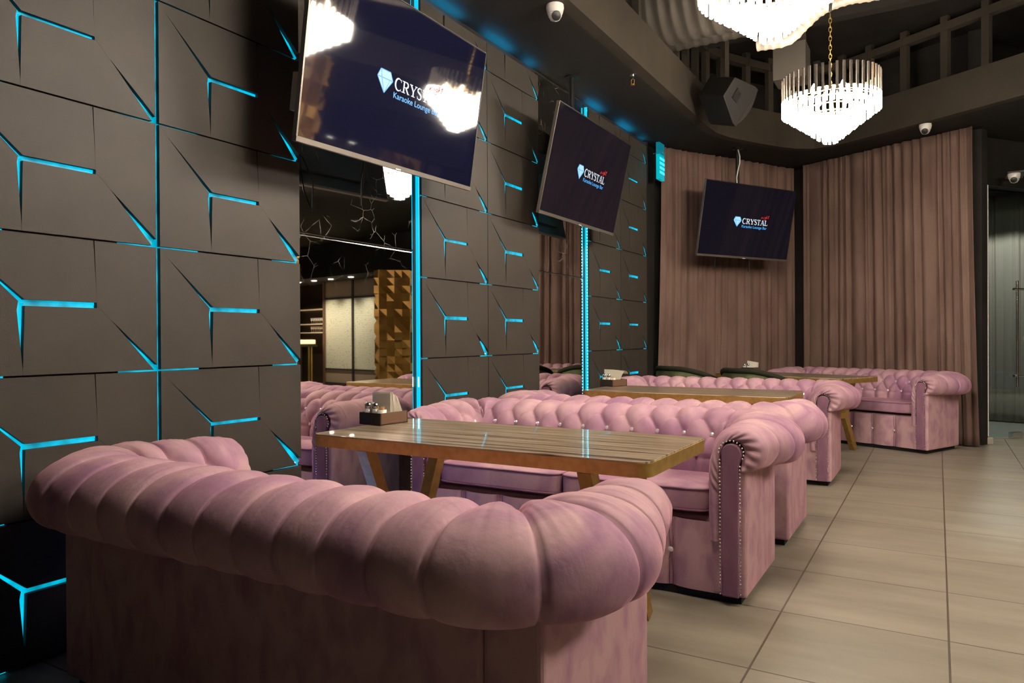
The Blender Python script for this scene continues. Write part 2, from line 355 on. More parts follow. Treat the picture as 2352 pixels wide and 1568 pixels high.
# ------------------------------------------------------------------ 3D wall panels
SY, SZ, Z0, YA = .7659, .5063, .0121, 1.8204
COLS = [('near the camera', YA-SY, YA), ('beside the first mirror', YA, YA+SY),
        ('just past the first mirror', 3.5775, 3.5775+SY), ('before the second mirror', 3.5775+SY, 3.5775+2*SY),
        ('just past the second mirror', 6.0764, 6.0764+SY), ('next to the corner curtain', 6.0764+SY, 6.0764+2*SY)]
ROWN = ['bottom', 'second', 'third', 'fourth', 'fifth', 'sixth', 'cut-off top']
SX = [0, 1, 2]  # thickness placeholder
def panel(ci, ri):
    nm, y0, y1 = COLS[ci]; z0 = Z0+SZ*ri; z1 = min(z0+SZ, 3.252); cut = z0+SZ > 3.26
    TL, TR, BL, BR = (0, 1), (1, 1), (0, 0), (1, 0); C, R_, T_, B_ = (.33, .51), (.67, .51), (.66, 1), (.33, 0)
    rw = random.Random(ci*31+ri)
    g = lambda a: a*rw.uniform(.8, 1.25)
    kf = 1. if ci < 2 else 1.15
    w1 = g(.021*kf); w2 = g(.015*kf); w3 = g(.012); w4 = g(.022*kf)   # half openings of the slits at their wide ends
    e = .0035; ec = .0085 if ci in (1,) else .0045
    if ci == 0: rr_e = .0085
    else: rr_e = e*.5
    def P(pt, dy=0., dz=0.): return (y0+pt[0]*SY+dy, z0+pt[1]*SZ+dz)
    def mx_(a, c, f): return (a[0]+(c[0]-a[0])*f, a[1]+(c[1]-a[1])*f)
    M1 = mx_(TL, C, .17); M2 = mx_(R_, BR, .22 if ci < 2 else .38); M3 = mx_(C, B_, .92); z_ = .0002
    polys = [
        [P(TL, ec, -e), P(M1, -z_, 0), P(C, -w1*.5, w1*.2), P(C, -w1*.7, -w1), P(M3, -z_, 0), P(B_, -z_, e), P(BL, ec, e)],
        [P(TL, ec, -e), P(T_, -g(.0035), -e), P(mx_(T_, R_, .75), -z_, 0), P(R_, -z_, w2*.55), P(C, w1*.3, w2*.6), P(M1, z_, 0)],
        [P(C, w1*.3, -w2*.6), P(R_, -z_, -w2*.6), P(R_, -z_, -.001), P(M2, -z_, 0), P(BR, -w4*1.2, e), P(B_, z_, e), P(M3, z_, 0)],
        [P(T_, z_, -e), P(TR, -rr_e, -e), P(BR, -rr_e, w4*1.3), P(M2, z_, 0), P(R_, z_, 0), P(mx_(T_, R_, .75), z_, 0)],
    ]
    t = .020 if ci < 2 else .009
    b = MB()
    
    for k, pl in enumerate(polys):
        if cut:
            zc = z1-.003; out = []
            for i in range(len(pl)):
                a, c = pl[i], pl[(i+1) % len(pl)]
                if a[1] <= zc: out.append(a)
                if (a[1] <= zc) != (c[1] <= zc):
                    s = (zc-a[1])/(c[1]-a[1]); out.append((a[0]+(c[0]-a[0])*s, zc))
            pl = out
            if len(pl) < 3: continue
        n = len(pl); cy = sum(p[0] for p in pl)/n; cz = sum(p[1] for p in pl)/n
        fr = [(PX, p[0], p[1]) for p in pl]; bk = [(PX-t, p[0], p[1]) for p in pl]
        # orientation: face towards +x
        ar = sum(pl[i][0]*pl[(i+1) % n][1]-pl[(i+1) % n][0]*pl[i][1] for i in range(n))
        vs = fr+bk; top = tuple(range(n)) if ar > 0 else tuple(range(n-1, -1, -1))
        b.add(vs, [top], panel_m)
        sd = [(i, (i+1) % n, (i+1) % n+n, i+n) if ar < 0 else ((i+1) % n, i, i+n, (i+1) % n+n) for i in range(n)]
        b.add(vs, sd, panel_side)
    base = (PX-t, y0, z0)
    root = thing('faceted_panel', 'dark faceted wall panel, column %s, %s row%s' % (nm, ROWN[ri], ' from floor' if ri < 6 else ''), 'wall panel', base, group='faceted panels with glowing slits on the long wall')
    o = b.build('facets'); o.data.transform(Matrix.Translation(-Vector(base))); o.parent = root
    # backing + light behind the slits
    xb = PX-t-.0015
    k = MB(); k.add([(xb-.002, y0, z0), (xb-.002, y1, z0), (xb-.002, y1, z1), (xb-.002, y0, z1)], [(0, 1, 2, 3)], panel_side)
    k.add([(xb-.0195, y0, z0), (xb-.0195, y1, z0), (xb-.0195, y1, z1), (xb-.0195, y0, z1)], [(3, 2, 1, 0)], panel_side)
    k.add([(xb-.002, y0, z0), (xb-.002, y1, z0), (xb-.0195, y1, z0), (xb-.0195, y0, z0)], [(3, 2, 1, 0)], panel_side)
    k.add([(xb-.002, y1, z0), (xb-.002, y1, z1), (xb-.0195, y1, z1), (xb-.0195, y1, z0)], [(3, 2, 1, 0)], panel_side)
    o = k.build('backing_board'); o.data.transform(Matrix.Translation(-Vector(base))); o.parent = root
    if not cut or True:
        k = MB()
        def strip(p, q, w, m=led, dx=0.):
            p = Vector(p); q = Vector(q); d = (q-p); 
            if d.length < 1e-6: return
            d.normalize(); nn = Vector((-d.y, d.x))*w
            pts = [p-nn, q-nn, q+nn, p+nn]
            if cut and max(a.y for a in pts) > z1: return
            k.add([(xb+dx, a.x, a.y) for a in pts], [(0, 1, 2, 3)], m)
        def lp(a, c, s): return P((a[0]+(c[0]-a[0])*s, a[1]+(c[1]-a[1])*s))
        far = ci >= 2
        strip(lp(TL, C, .12 if not far else .45), P(C), .022)
        strip(P(C), P(R_), .018)
        strip(P(C), lp(C, B_, .75 if not far else .45), .013)
        strip(lp(R_, BR, .40 if not far else .62), P(BR, -.01, .004), .022)
        strip(P(BR, -.16 if not far else -.09, 0), P(BR, -.004, 0), .008)
        strip(P(BL, .004, 0), P(BL, .20 if not far else .07, 0), .008)
        if ci == 1: strip(P(BL), P(TL), .014)
        if ci == 0: strip(P(BR), P(TR), .014)
        if ci == 1 or (ci == 0): strip(lp(T_, R_, .55), P(R_), .004)
        if far: k.box((xb, y1-.035, z0+.012), (xb+.004, y1-.029, z0+.018), led_hot)
        elif ci == 1: k.box((xb, y1-.028, z0+.012), (xb+.004, y1-.024, z0+.016), led_hot)
        if k.v:
            o = k.build('slit_lighting'); o.data.transform(Matrix.Translation(-Vector(base))); o.parent = root
for ci in range(6):
    for ri in range(7): panel(ci, ri)
# uplights on top of the panels
for i, (a, c) in enumerate([(1.15, 1.5), (1.9, 2.5), (3.62, 4.05), (4.36, 4.72), (4.95, 5.07), (6.10, 6.42), (6.86, 7.2), (7.5, 7.56)]):
    b = MB(); b.box((PX-.040, a, 3.236), (PX-.026, c, 3.250), led_up)
    tag(b.build('light_strip'), 'cyan light strip on top of the wall panels, number %s along from the camera' % ['one', 'two', 'three', 'four', 'five', 'six', 'seven', 'eight'][i] if False else
        ['cyan glow strip above the panels beside the camera', 'cyan glow strip above the panels before the first mirror', 'cyan glow strip above the first panel past the first mirror', 'long cyan glow strip above the second panel past the first mirror', 'short cyan glow spot above the panel edge before the second mirror', 'cyan glow strip above the panel past the second mirror', 'cyan glow strip above the last panel column', 'short cyan glow spot above the corner edge of the panels'][i], 'light strip', 'cyan strips lighting the ceiling edge')
# ------------------------------------------------------------------ mirrors between the panels
MX = -2.795
def mirror(y0, y1, label):
    root = thing('mirror', label, 'mirror', (MX, (y0+y1)/2, 0), group='tall veined mirrors between the panels')
    for z0, z1, nm in ((.02, 1.690, 'mirror_pane'), (1.698, 3.29, 'mirror_pane')):
        b = MB(); b.box((-.004, -(y1-y0)/2, z0), (0, (y1-y0)/2, z1), mirror_m); b.build(nm, root)
    b = MB(); w = (y1-y0)/2
    b.add([(0, -w, 1.678), (0, w, 1.678), (-.004, w, 1.690), (-.004, -w, 1.690)], [(0, 1, 2, 3)], chrome)
    b.add([(-.004, -w, 1.698), (-.004, w, 1.698), (0, w, 1.710), (0, -w, 1.710)], [(0, 1, 2, 3)], chrome)
    b.add([(.0008, -w, 1.678), (.0008, w, 1.678), (-.0015, w, 1.6895), (-.0015, -w, 1.6895)], [(0, 1, 2, 3)], chrome)
    b.build('bevelled_joint', root)
mirror(2.60, 3.545, 'tall veined mirror behind the large television showing the gold pillar')
mirror(5.13, 6.045, 'narrow tall mirror behind the middle television reflecting the curtain')
b = MB(); b.box((PX+.002, 2.02, .04), (PX+.014, 2.52, .10), mat('led_blue', (0, 0, 0), .5, emit=(.08, .22, 1.), es=26.))
tag(b.build('light_strip'), 'blue light strip near the floor between the first pair of sofas', 'light strip')
# lit side channels where the panels start again
for y, lab in ((3.5775, 'glowing cyan light channel on the panel edge right of the first mirror'), (6.0764, 'glowing dotted cyan light channel on the panel edge right of the second mirror')):
    b = MB(); b.box((PX-.042, y-.012, .03), (PX-.012, y-.002, 3.26), led_band)
    if y > 5:
        for i in range(110): z = .1+i*.028; b.box((PX-.016, y-.0145, z), (PX-.011, y-.0115, z+.008), led_hot)
    else:
        for z, h in ((.85, .06), (.62, .03)): b.box((PX-.022, y-.0145, z), (PX-.015, y-.0115, z+h), led_hot)
    o = b.build('light_channel'); tag(o, lab, 'light strip', 'upright light channels beside the mirrors')
    b = MB(); b.box((PX-.044, y-.034, .02), (PX-.036, y-.012, 3.28), black); b.build('channel_frame', o)
# dark boards finishing the far end
b = MB(); b.box((WX, 7.612, 0), (PX-.004, 7.66, 3.30), wall_m); struct(b.build('trim_3'))
# teal glass block at the top of the corner
r = thing('glass_block_lamp', 'small teal glowing glass block lamp high beside the corner curtain', 'lamp', (-2.62, 7.70, 2.88))
b = MB(); b.box((-.03, -.08, 0), (.01, .08, .27), teal_glass)
for z in (.06, .11, .16, .21): b.box((.01, -.078, z), (.014, .078, z+.028), mat('teal_bright', (0, 0, 0), .5, emit=(.05, .75, .85), es=1.2))
b.build('glass_body', r); b = MB(); b.box((-.03, -.08, .27), (.01, .08, .40), mat('teal_dim', (0, .02, .03), .4, emit=(.0, .22, .28), es=.7)); b.build('upper_housing', r)
b = MB(); b.tube([(-.09, 0, .30), (.03, 0, .30)], .008, chrome, 8); b.build('clamp', r)

# ------------------------------------------------------------------ curtains
def curtain(name, p, q, z0, z1, label, seed, m=curtain_m, amp=.045, step=.115, flare=(0, 0), group='floor length velvet curtains'):
    rr = random.Random(seed); p = Vector(p); q = Vector(q); L_ = (q-p).length; d = (q-p)/L_; nn = Vector((d.y, -d.x))
    nu = int(L_/.0075); nz = 26
    u = np.linspace(0, L_, nu)
    # pleat phase with uneven spacing
    xs = [0.]; 
    while xs[-1] < L_+.2: xs.append(xs[-1]+step*rr.uniform(.55, 1.5))
    ph = np.interp(u, xs, np.arange(len(xs)))*PI
    am = np.interp(u, xs, [rr.uniform(.45, 1.15) for _ in xs])
    fine = np.interp(u, xs, [rr.uniform(0, 6) for _ in xs])
    G = np.zeros((nu, nz, 3))
    for j in range(nz):
        v = j/(nz-1); z = z0+(z1-z0)*v
        sh = .02*math.sin(v*5+seed)
        prof = np.abs(np.sin(ph+sh*8))**.75*am
        gather = v**6
        off = amp*(prof*(1-.25*gather)+.18*np.sin(ph*2.7+fine+v*1.5)*(.4+.6*v)+.12*np.sin(u*5+v*2))
        s = (u-L_/2)*(1+0)+L_/2
        fl0 = flare[0]*(1-v)**1.6; fl1 = flare[1]*(1-v)**1.6
        s = u-fl0*(1-u/L_)+fl1*(u/L_)
        G[:, j, 0] = p.x+d.x*s+nn.x*off; G[:, j, 1] = p.y+d.y*s+nn.y*off; G[:, j, 2] = z
    b = MB(); b.grid(G, m); o = b.build(name, smooth=True)
    md = o.modifiers.new('thick', 'SOLIDIFY'); md.thickness = .004
    return tag(o, label, 'curtain', group)
c1a = Vector((-2.70, 7.93)); c1b = Vector((-1.60, 9.86))
curtain('curtain', c1a, c1b, .01, 3.30, 'dusty brown velvet curtain hanging behind the small television', 3, flare=(.10, 0))
curtain('curtain', (-1.46, 9.74), (.318, 8.83), .01, 3.30, 'wide dusty brown velvet curtain behind the corner sofa', 8, flare=(0, .07))
# ------------------------------------------------------------------ glass door front
b = MB(); A = J+DD*.01
DB = J+DD*1.35
nn = Vector((-DD.y, DD.x))
r = thing('glass_door', 'clear glass door with long steel handle at the right edge', 'door', (J.x, J.y, 0))
Rz = Matrix.Rotation(math.atan2(DD.y, DD.x), 3, 'Z')
b.box((.02, -.006, .02), (1.5, .006, 2.78), glass_door, R=Rz); o = b.build('glass_leaf', r)
b = MB(); b.box((0, -.012, .05), (.03, .012, 2.79), frost_edge, R=Rz); b.build('pale_edge_strip', r)
b = MB()
b.tube([Rz @ Vector((.42, -.06, .58)), Rz @ Vector((.42, -.06, 1.75))], .013, chrome, 12)
for z in (.70, 1.66): b.tube([Rz @ Vector((.36, -.06, z)), Rz @ Vector((.62, -.06, z))], .012, chrome, 12); b.tube([Rz @ Vector((.44, -.06, z)), Rz @ Vector((.44, 0, z))], .012, chrome, 12)
b.build('pull_handle', r, smooth=True, angle=40)
b = MB(); b.box((.40, -.03, .0), (.56, .03, .07), chrome, R=Rz); b.build('floor_clamp', r, bevel=.004)
b = MB(); b.box((J.x-.09, J.y-.30, 0), (J.x-.01, J.y-.22, .10), beige_p); b.box((J.x-.01, J.y-.31, 0), (J.x+.05, J.y-.25, .07), beige_p)
tag(b.build('floor_socket', bevel=.005), 'small beige floor socket box at the foot of the door frame', 'socket')
b = MB(); b.box((1.5, -.006, .02), (3.25, .006, 2.78), glass_door, R=Rz, T=(J.x, J.y, 0)); struct(b.build('window_1'))
# corridor beyond the glass
b = MB(); cor = mat('corridor_floor', (.24, .235, .21), .5); b.box((.5, 9.6, 0), (4, 13.6, .004), cor)
b2 = MB(); b2.prism([(.46, 9.5), (3.3, 13.1), (1.2, 14), (-.4, 11.6), (-.3, 9.9)], .001, .004, cor); struct(b2.build('floor_corridor'))
curtain('curtain', (-.55, 11.9), (1.9, 11.15), .02, 3.0, 'grey curtain across the corridor seen through the glass door', 21, m=curtain_g, amp=.04, group=None)
b = MB(); b.prism([(-.6, 9.9), (3.0, 13.6), (1.2, 14.2), (-.8, 12.2)], 3.0, 3.05, soffit_m); struct(b.build('ceiling_corridor'))
wall_seg('wall_corridor', (2.2, 11.35), (-.7, 12.15), 0, 3.0)

# ================================================================== SOFAS
def resample(P, n):
    P = np.array(P, float); d = np.r_[0, np.cumsum(np.hypot(*np.diff(P, axis=0).T))]
    # smooth: Catmull-Rom through points, then even arclength
    Q = []
    for i in range(len(P)-1):
        p0, p1, p2, p3 = P[max(i-1, 0)], P[i], P[i+1], P[min(i+2, len(P)-1)]
        for t in np.linspace(0, 1, 12, endpoint=False):
            Q.append(.5*((2*p1)+(-p0+p2)*t+(2*p0-5*p1+4*p2-p3)*t*t+(-p0+3*p1-3*p2+p3)*t**3))
    Q.append(P[-1]); Q = np.array(Q); d = np.r_[0, np.cumsum(np.hypot(*np.diff(Q, axis=0).T))]
    s = np.linspace(0, d[-1], n); return np.c_[np.interp(s, d, Q[:, 0]), np.interp(s, d, Q[:, 1])]
PB = [(-.195, .33), (-.215, .42), (-.217, .50), (-.212, .58), (-.195, .65), (-.155, .71), (-.09, .750), (-.01, .768), (.07, .758), (.13, .72), (.158, .67), (.155, .62), (.125, .583), (.07, .570), (-.01, .572)]
PF = [(-.155, .27), (-.163, .38), (-.163, .48), (-.160, .57), (-.150, .65), (-.122, .71), (-.080, .745), (-.03, .760), (.02, .753), (.058, .725), (.078, .685), (.075, .64), (.055, .60), (.025, .578), (-.01, .572)]
NP_ = 84; HALF = .9; DEP = .625; RC = .205
def path_pt(s):
    """right arm front -> back -> left arm front, base outer line; returns x, y, outward normal"""
    y0 = .03; La = DEP-RC-y0; Lc = RC*PI/2; Lb = 2*HALF-2*RC
    if s < La: return HALF, y0+s, 1., 0.
    s -= La
    if s < Lc: t = s/RC; return HALF-RC+RC*math.cos(t), DEP-RC+RC*math.sin(t), math.cos(t), math.sin(t)
    s -= Lc
    if s < Lb: return HALF-RC-s, DEP, 0., 1.
    s -= Lb
    if s < Lc: t = PI/2+s/RC; return -HALF+RC+RC*math.cos(t), DEP-RC+RC*math.sin(t), math.cos(t), math.sin(t)
    s -= Lc
    return -HALF, DEP-RC-s, -1., 0.
LP = 2*(DEP-RC-.03)+RC*PI+2*HALF-2*RC
NCOL = 20; SUB = 24
def tuft(a, bb):
    sa = abs(math.sin(PI*a))
    if bb < 0:
        k = min(1, -bb/.9); e = .66*(1-k)+.25*k; return sa**e
    if bb > 1:
        return (sa**.62)*(1-.5*math.exp(-((bb-1)/.07)**2))*(1-.35*min(1, (bb-1)/1.0))
    return (abs(math.sin(PI*(a+bb)))*abs(math.sin(PI*(a-bb))))**.35
def sofa_upholstery():
    pb = resample(PB, NP_); pf = resample(PF, NP_); NS = NCOL*SUB+1
    G = np.zeros((NS, NP_, 3))
    def prof(s):
        e = min(s, LP-s); w = min(1, max(0, e/.40)); w = w*w*(3-2*w); return pf*(1-w)+pb*w
    # where the button rows sit, as index along the profile
    tt = np.linspace(0, 1, NP_)
    i0 = .46; i1 = .235        # t of the top row and of the lower inner row
    B_ = (i0-tt)/(i0-i1)
    rnd = random.Random(5); puff = {}
    for i in range(NS):
        s = LP*i/(NS-1); a = NCOL*i/(NS-1); P = prof(s); x, y, nx, ny = path_pt(s)
        dP = np.gradient(P, axis=0); ln = np.hypot(dP[:, 0], dP[:, 1]); nu, nz = -dP[:, 1]/ln, dP[:, 0]/ln
        for j in range(NP_):
            bb = B_[j]; h = tuft(a, bb)
            fade = min(1, j/3)*min(1, (NP_-1-j)/7)
            A = .040 if bb > -.05 else (.040-.022*min(1, (-bb-.05)/.8))
            if abs(a-10) > 9.4: fade *= max(.25, (10-abs(a-10))/.6)
            d = A*(h-.35)*fade
            # soft dimple at the buttons
            for (ba, bv) in ((round(a), 1.), (round(a), 0.), (math.floor(a)+.5, .5)):
                q = ((a-ba)/.16)**2+((bb-bv)/.16)**2
                if q < 4: d -= .010*math.exp(-q)*fade
            # fine gathers running away from the pleats
            d += .0010*math.sin(a*2*PI*6+3*math.sin(bb*3))*(1-h)*fade+.0015*math.sin(a*2*PI*5.7+1.3*math.sin(a*1.9)+.8*bb)*math.sin(a*2*PI*1.37+.6)*math.exp(-((bb+.62)/.42)**2)*fade+.0016*math.sin(a*2*PI*3.1+bb*9)*math.exp(-((bb-.1)/.5)**2)*(1-h)
            u = P[j, 0]+nu[j]*d*-1; z = P[j, 1]+nz[j]*d*-1
            u = P[j, 0]-(-nu[j])*0+(-1)*0+(nu[j]*-1)*d*0+u*0+(P[j, 0]*0)
            u = P[j, 0]+nu[j]*d; z = P[j, 1]+nz[j]*d
            G[i, j] = (x+nx*u, y+ny*u, z)
    return G, prof
G_, PROF = sofa_upholstery()
def head_contour(n):
    pts = [(-.108, .27), (-.108, .62)]
    pts += [(-.058+.052*math.cos(rad(t)), .655+.052*math.sin(rad(t))) for t in range(180, -41, -20)]
    pts += [(-.022, .600), (-.020, .585)]
    P = np.array(pts); d = np.r_[0, np.cumsum(np.hypot(*np.diff(P, axis=0).T))]; s = np.linspace(0, d[-1], n)
    return np.c_[np.interp(s, d, P[:, 0]), np.interp(s, d, P[:, 1])]
def make_sofa(label, loc, rz, group):
    root = thing('chesterfield_sofa', label, 'sofa', loc, rz, group)
    # body
    b = MB(); z0 = .035
    for sx in (-1, 1):
        a, c = sorted((sx*(HALF-.150), sx*HALF)); b.box((a, 0, z0), (c, DEP, .60), velvet_flat)
    b.box((-HALF+.15, DEP-.19, z0), (HALF-.15, DEP, .60), velvet_flat)
    b.box((-HALF+.15, .05, z0), (HALF-.15, DEP-.19, .355), velvet_flat)
    b.build('body', root, bevel=.014, seg=3)
    # rolled tufted band + gathered arm fronts, one skin
    b = MB(); b.grid(G_, velvet)
    hc = head_contour(NP_); pf = PROF(0.)
    for end in (0, -1):
        x, y, nx, ny = path_pt(0 if end == 0 else LP); sx = 1 if end == 0 else -1
        K = 10; C = np.zeros((K+1, NP_, 3)); rim = G_[end]
        for k in range(K+1):
            f = k/K
            for j in range(NP_):
                tn = j/(NP_-1)
                u = pf[j, 0]*(1-f)+hc[j, 0]*f; z = pf[j, 1]*(1-f)+hc[j, 1]*f
                yy = .03-.052*math.sin(PI*min(1., f*1.02)*.93)**.36 if f > 0 else .03
                yy += .0055*math.sin(tn*2*PI*17)*f*(1-f)*4*(1 if tn > .3 else .2)
                C[k, j] = (sx*(HALF+u), yy, z)
            if k == 0: C[0] = rim
        b.grid(C if end == -1 else C[::-1], velvet)
    b.build('rolled_back_and_arms', root, smooth=True)
    # facing panels, nail trim
    for sx in (-1, 1):
        out = [(-.100, .04), (-.100, .625)]+[(-.058+.044*math.cos(rad(t)), .652+.044*math.sin(rad(t))) for t in range(180, -41, -15)]+[(-.028, .595), (-.028, .04)]
        out = [(sx*(HALF+u), z) for u, z in out]
        b = MB(); M = Matrix(((1, 0, 0, 0), (0, 0, 1, 0), (0, 1, 0, 0), (0, 0, 0, 1)))
        b.prism(out, -.026, .02, velvet_dark, M=M); b.build('arm_facing', root, bevel=.006, seg=2)
        b = MB(); line = [(-.106, z) for z in np.arange(.05, .63, .0155)]+[(-.058+.052*math.cos(rad(t)), .655+.052*math.sin(rad(t))) for t in range(180, -41, -17)]+[(-.022, z) for z in np.arange(.60, .045, -.0155)]
        for u, z in line:
            b.lathe([(0.0, -.0035), (.0036, -.002), (.0048, 0)], nail_m, 7, M=Matrix.Rotation(rad(-90), 3, 'X').to_4x4() if False else Matrix(((1, 0, 0), (0, 0, 1), (0, 1, 0))).to_4x4(), c=(sx*(HALF+u), -.024, z))
        b.build('nailhead_trim', root, smooth=True)
    # pleated front with its buttons
    NX = 150; NZ = 22; W = HALF-.108; Gf = np.zeros((NX, NZ, 3)); ncol = 7
    for i in range(NX):
        x = -W+2*W*i/(NX-1); a = (x+W)/(2*W)*ncol
        for j in range(NZ):
            z = .038+(.345-.038)*j/(NZ-1); q = abs(math.sin(PI*a))**.45
            if a < .5 or a > ncol-.5: q = 1.
            ba = round(a); q2 = math.exp(-(((a-ba)*.225/.022)**2+((z-.20)/.022)**2)) if 0 < ba < ncol else 0
            Gf[i, j] = (x, .042-.038*q+.007*q2-.004*math.sin(PI*j/(NZ-1)), z)
    b = MB(); b.grid(Gf[::-1], velvet_flat); pfr = b.build('pleated_front', root, smooth=True)
    for k in range(1, ncol):
        b = MB()
        for dx in (-.008, .008): x = -W+2*W*k/ncol+dx; b.tube([(x, .019, .04), (x, .018, .15), (x*1.0-dx*.6, .026, .20), (x, .018, .25), (x, .019, .345)], .0022, velvet_dark, 6)
        b.build('front_seam', pfr, smooth=True)
    bm = MB(); bm.lathe([(0.001, .007), (.007, .006), (.0125, .001), (.011, -.004)], crystal, 9)
    proto = None
    def button(p, nrm):
        nonlocal proto
        if proto is None:
            proto = bm.build('crystal_button', root, smooth=False); o = proto
        else: o = proto.copy(); COL.objects.link(o); o.parent = root
        o.location = p; o.rotation_euler = Vector(nrm).to_track_quat('Z', 'Y').to_euler()
    for k in range(1, ncol): button((-W+2*W*k/ncol, .009, .20), (0, -1, 0))
    NS = NCOL*SUB+1
    def surf(a, bb, lift=.009):
        i = int(round(a*SUB)); tv = .46-bb*(.46-.235); j = int(round(tv*(NP_-1)))
        i = min(max(i, 1), NS-2); p = Vector(G_[i, j]); s = LP*i/(NS-1)
        x, y, nx, ny = path_pt(s); P = PROF(s); d = P[j+1]-P[j-1]; d /= np.hypot(*d); nu, nz = -d[1], d[0]
        n_ = Vector((nx*nu, ny*nu, nz)); return p+n_*lift, n_
    for k in range(1, NCOL): p, n_ = surf(k, 1.); button(p, n_)
    for k in range(NCOL): 
        if k == 0 or k == NCOL-1: continue
        p, n_ = surf(k+.5, .5); button(p, n_)
    for k in (4, 16): p, n_ = surf(k, 0.); button(p, n_)
    # cushions with piping
    cw = HALF-.165
    for sx in (-1, 1):
        w = cw/2-.003; cx = sx*cw/2; NU = 26; NV = 20; zc = .43; hh = .052; dp = .205; cyy = .215
        def edge(t):   # superellipse outline
            c, s_ = math.cos(t), math.sin(t); return (abs(c)**.22*math.copysign(1, c), abs(s_)**.22*math.copysign(1, s_))
        n = 72; rings = []
        for zz, k in ((-.052, .93), (-.052, .985), (-.035, 1.0), (.035, 1.0), (.050, .99), (.054, .95), (.060, .80), (.064, .55), (.066, .25), (.066, .01)):
            rings.append([(cx+w*edge(2*PI*i/n)[0]*k, cyy+dp*edge(2*PI*i/n)[1]*k, zc+zz) for i in range(n)])
        G = np.array(rings).transpose(1, 0, 2); b = MB(); b.grid(G, velvet, loopu=True)
        cu = b.build('seat_cushion', root, smooth=True)
        b = MB()
        for zz in (.047, -.046):
            pth = [(cx+w*edge(2*PI*i/n)[0]*1.0, cyy+dp*edge(2*PI*i/n)[1]*1.0, zc+zz) for i in range(n+1)]; b.tube(pth, .0045, velvet_dark, 6)
        b.build('piping', cu, smooth=True)
    b = MB(); b.box((-HALF+.03, .03, 0), (HALF-.03, DEP-.03, .036), plinth_m); b.build('plinth', root)
    return root
SG = 'pink chesterfield sofas with crystal buttons'
SXc = -1.60
sofa2 = make_sofa('pink velvet chesterfield sofa across the nearest table, facing the camera', (SXc, 3.139, 0), 0, SG)
dup(sofa2, (SXc, 1.932, 0), PI, 'pink velvet sofa nearest the camera, seen from behind', SG)
dup(sofa2, (SXc, 4.775, 0), PI, 'pink velvet sofa back to back with the one across the nearest table', SG)
dup(sofa2, (SXc, 5.978, 0), 0, 'pink velvet sofa beyond the second table, backed by green chairs', SG)
cdir = Vector((.904, -.427)).normalized(); crz = math.atan2(cdir.y, cdir.x)
cc = Vector((-.082, 8.05))-cdir*HALF
dup(sofa2, (cc.x, cc.y, 0), crz, 'pink velvet sofa standing askew in the far corner before the curtain', SG)

# ================================================================== TABLES
def make_table(label, loc, rz, Lx, Wy, group):
    root = thing('dining_table', label, 'table', loc, rz, group)
    def rr(hx, hy, r, n=7):
        out = []
        for cx, cy, a0 in ((hx-r, hy-r, 0), (-hx+r, hy-r, 90), (-hx+r, -hy+r, 180), (hx-r, -hy+r, 270)):
            for i in range(n): t = rad(a0+90*i/(n-1)); out.append((cx+r*math.cos(t), cy+r*math.sin(t)))
        return out
    b = MB(); b.prism(rr(Lx/2-.003, Wy/2-.003, .045), .744, .751, zebra); b.build('tabletop', root, bevel=.0015)
    b = MB(); b.prism(rr(Lx/2, Wy/2, .048), .700, .745, gold); b.build('brass_apron', root, smooth=True, angle=30)
    for sx in (-1, 1):
        x = sx*(Lx/2-.245); hy = Wy/2-.05; kn = hy-.165
        w = .026; h = .028
        def bar(b, p, q):
            p = Vector(p); q = Vector(q); d = (q-p).normalized(); s_ = Vector((1, 0, 0)); n_ = d.cross(s_).normalized()
            vs = [p+s_*a*w+n_*c*h for a, c in ((-1, -1), (1, -1), (1, 1), (-1, 1))]+[q+s_*a*w+n_*c*h for a, c in ((-1, -1), (1, -1), (1, 1), (-1, 1))]
            b.add(vs, [(3, 2, 1, 0), (4, 5, 6, 7), (0, 1, 5, 4), (1, 2, 6, 5), (2, 3, 7, 6), (3, 0, 4, 7)], gold)
        for sy in (-1, 1):
            b = MB(); bar(b, (x, sy*kn, .36), (x, sy*(hy-.02), .70)); bar(b, (x, sy*hy, 0.012), (x, sy*kn, .36)); b.build('leg', root)
        b = MB()
        b.box((x-w, -kn, .335), (x+w, kn, .385), gold); b.build('crossbar', root)
    return root
TG = 'brass edged lounge tables with striped lacquered tops'
t1 = make_table('long striped wood table with brass edge nearest the camera', (-1.537, 2.53, 0), 0, 1.49, .68, TG)
dup(t1, (-1.59, 5.32, 0), 0, 'striped wood table with brass edge between the second pair of sofas', TG)
NC = Vector((-.862, 7.40)); lw = Vector((.427, .904)).normalized()
tc3 = NC-cdir*.66+lw*.34
dup(t1, (tc3.x, tc3.y, 0), crz, 'brass edged table in the far corner before the askew sofa', TG)

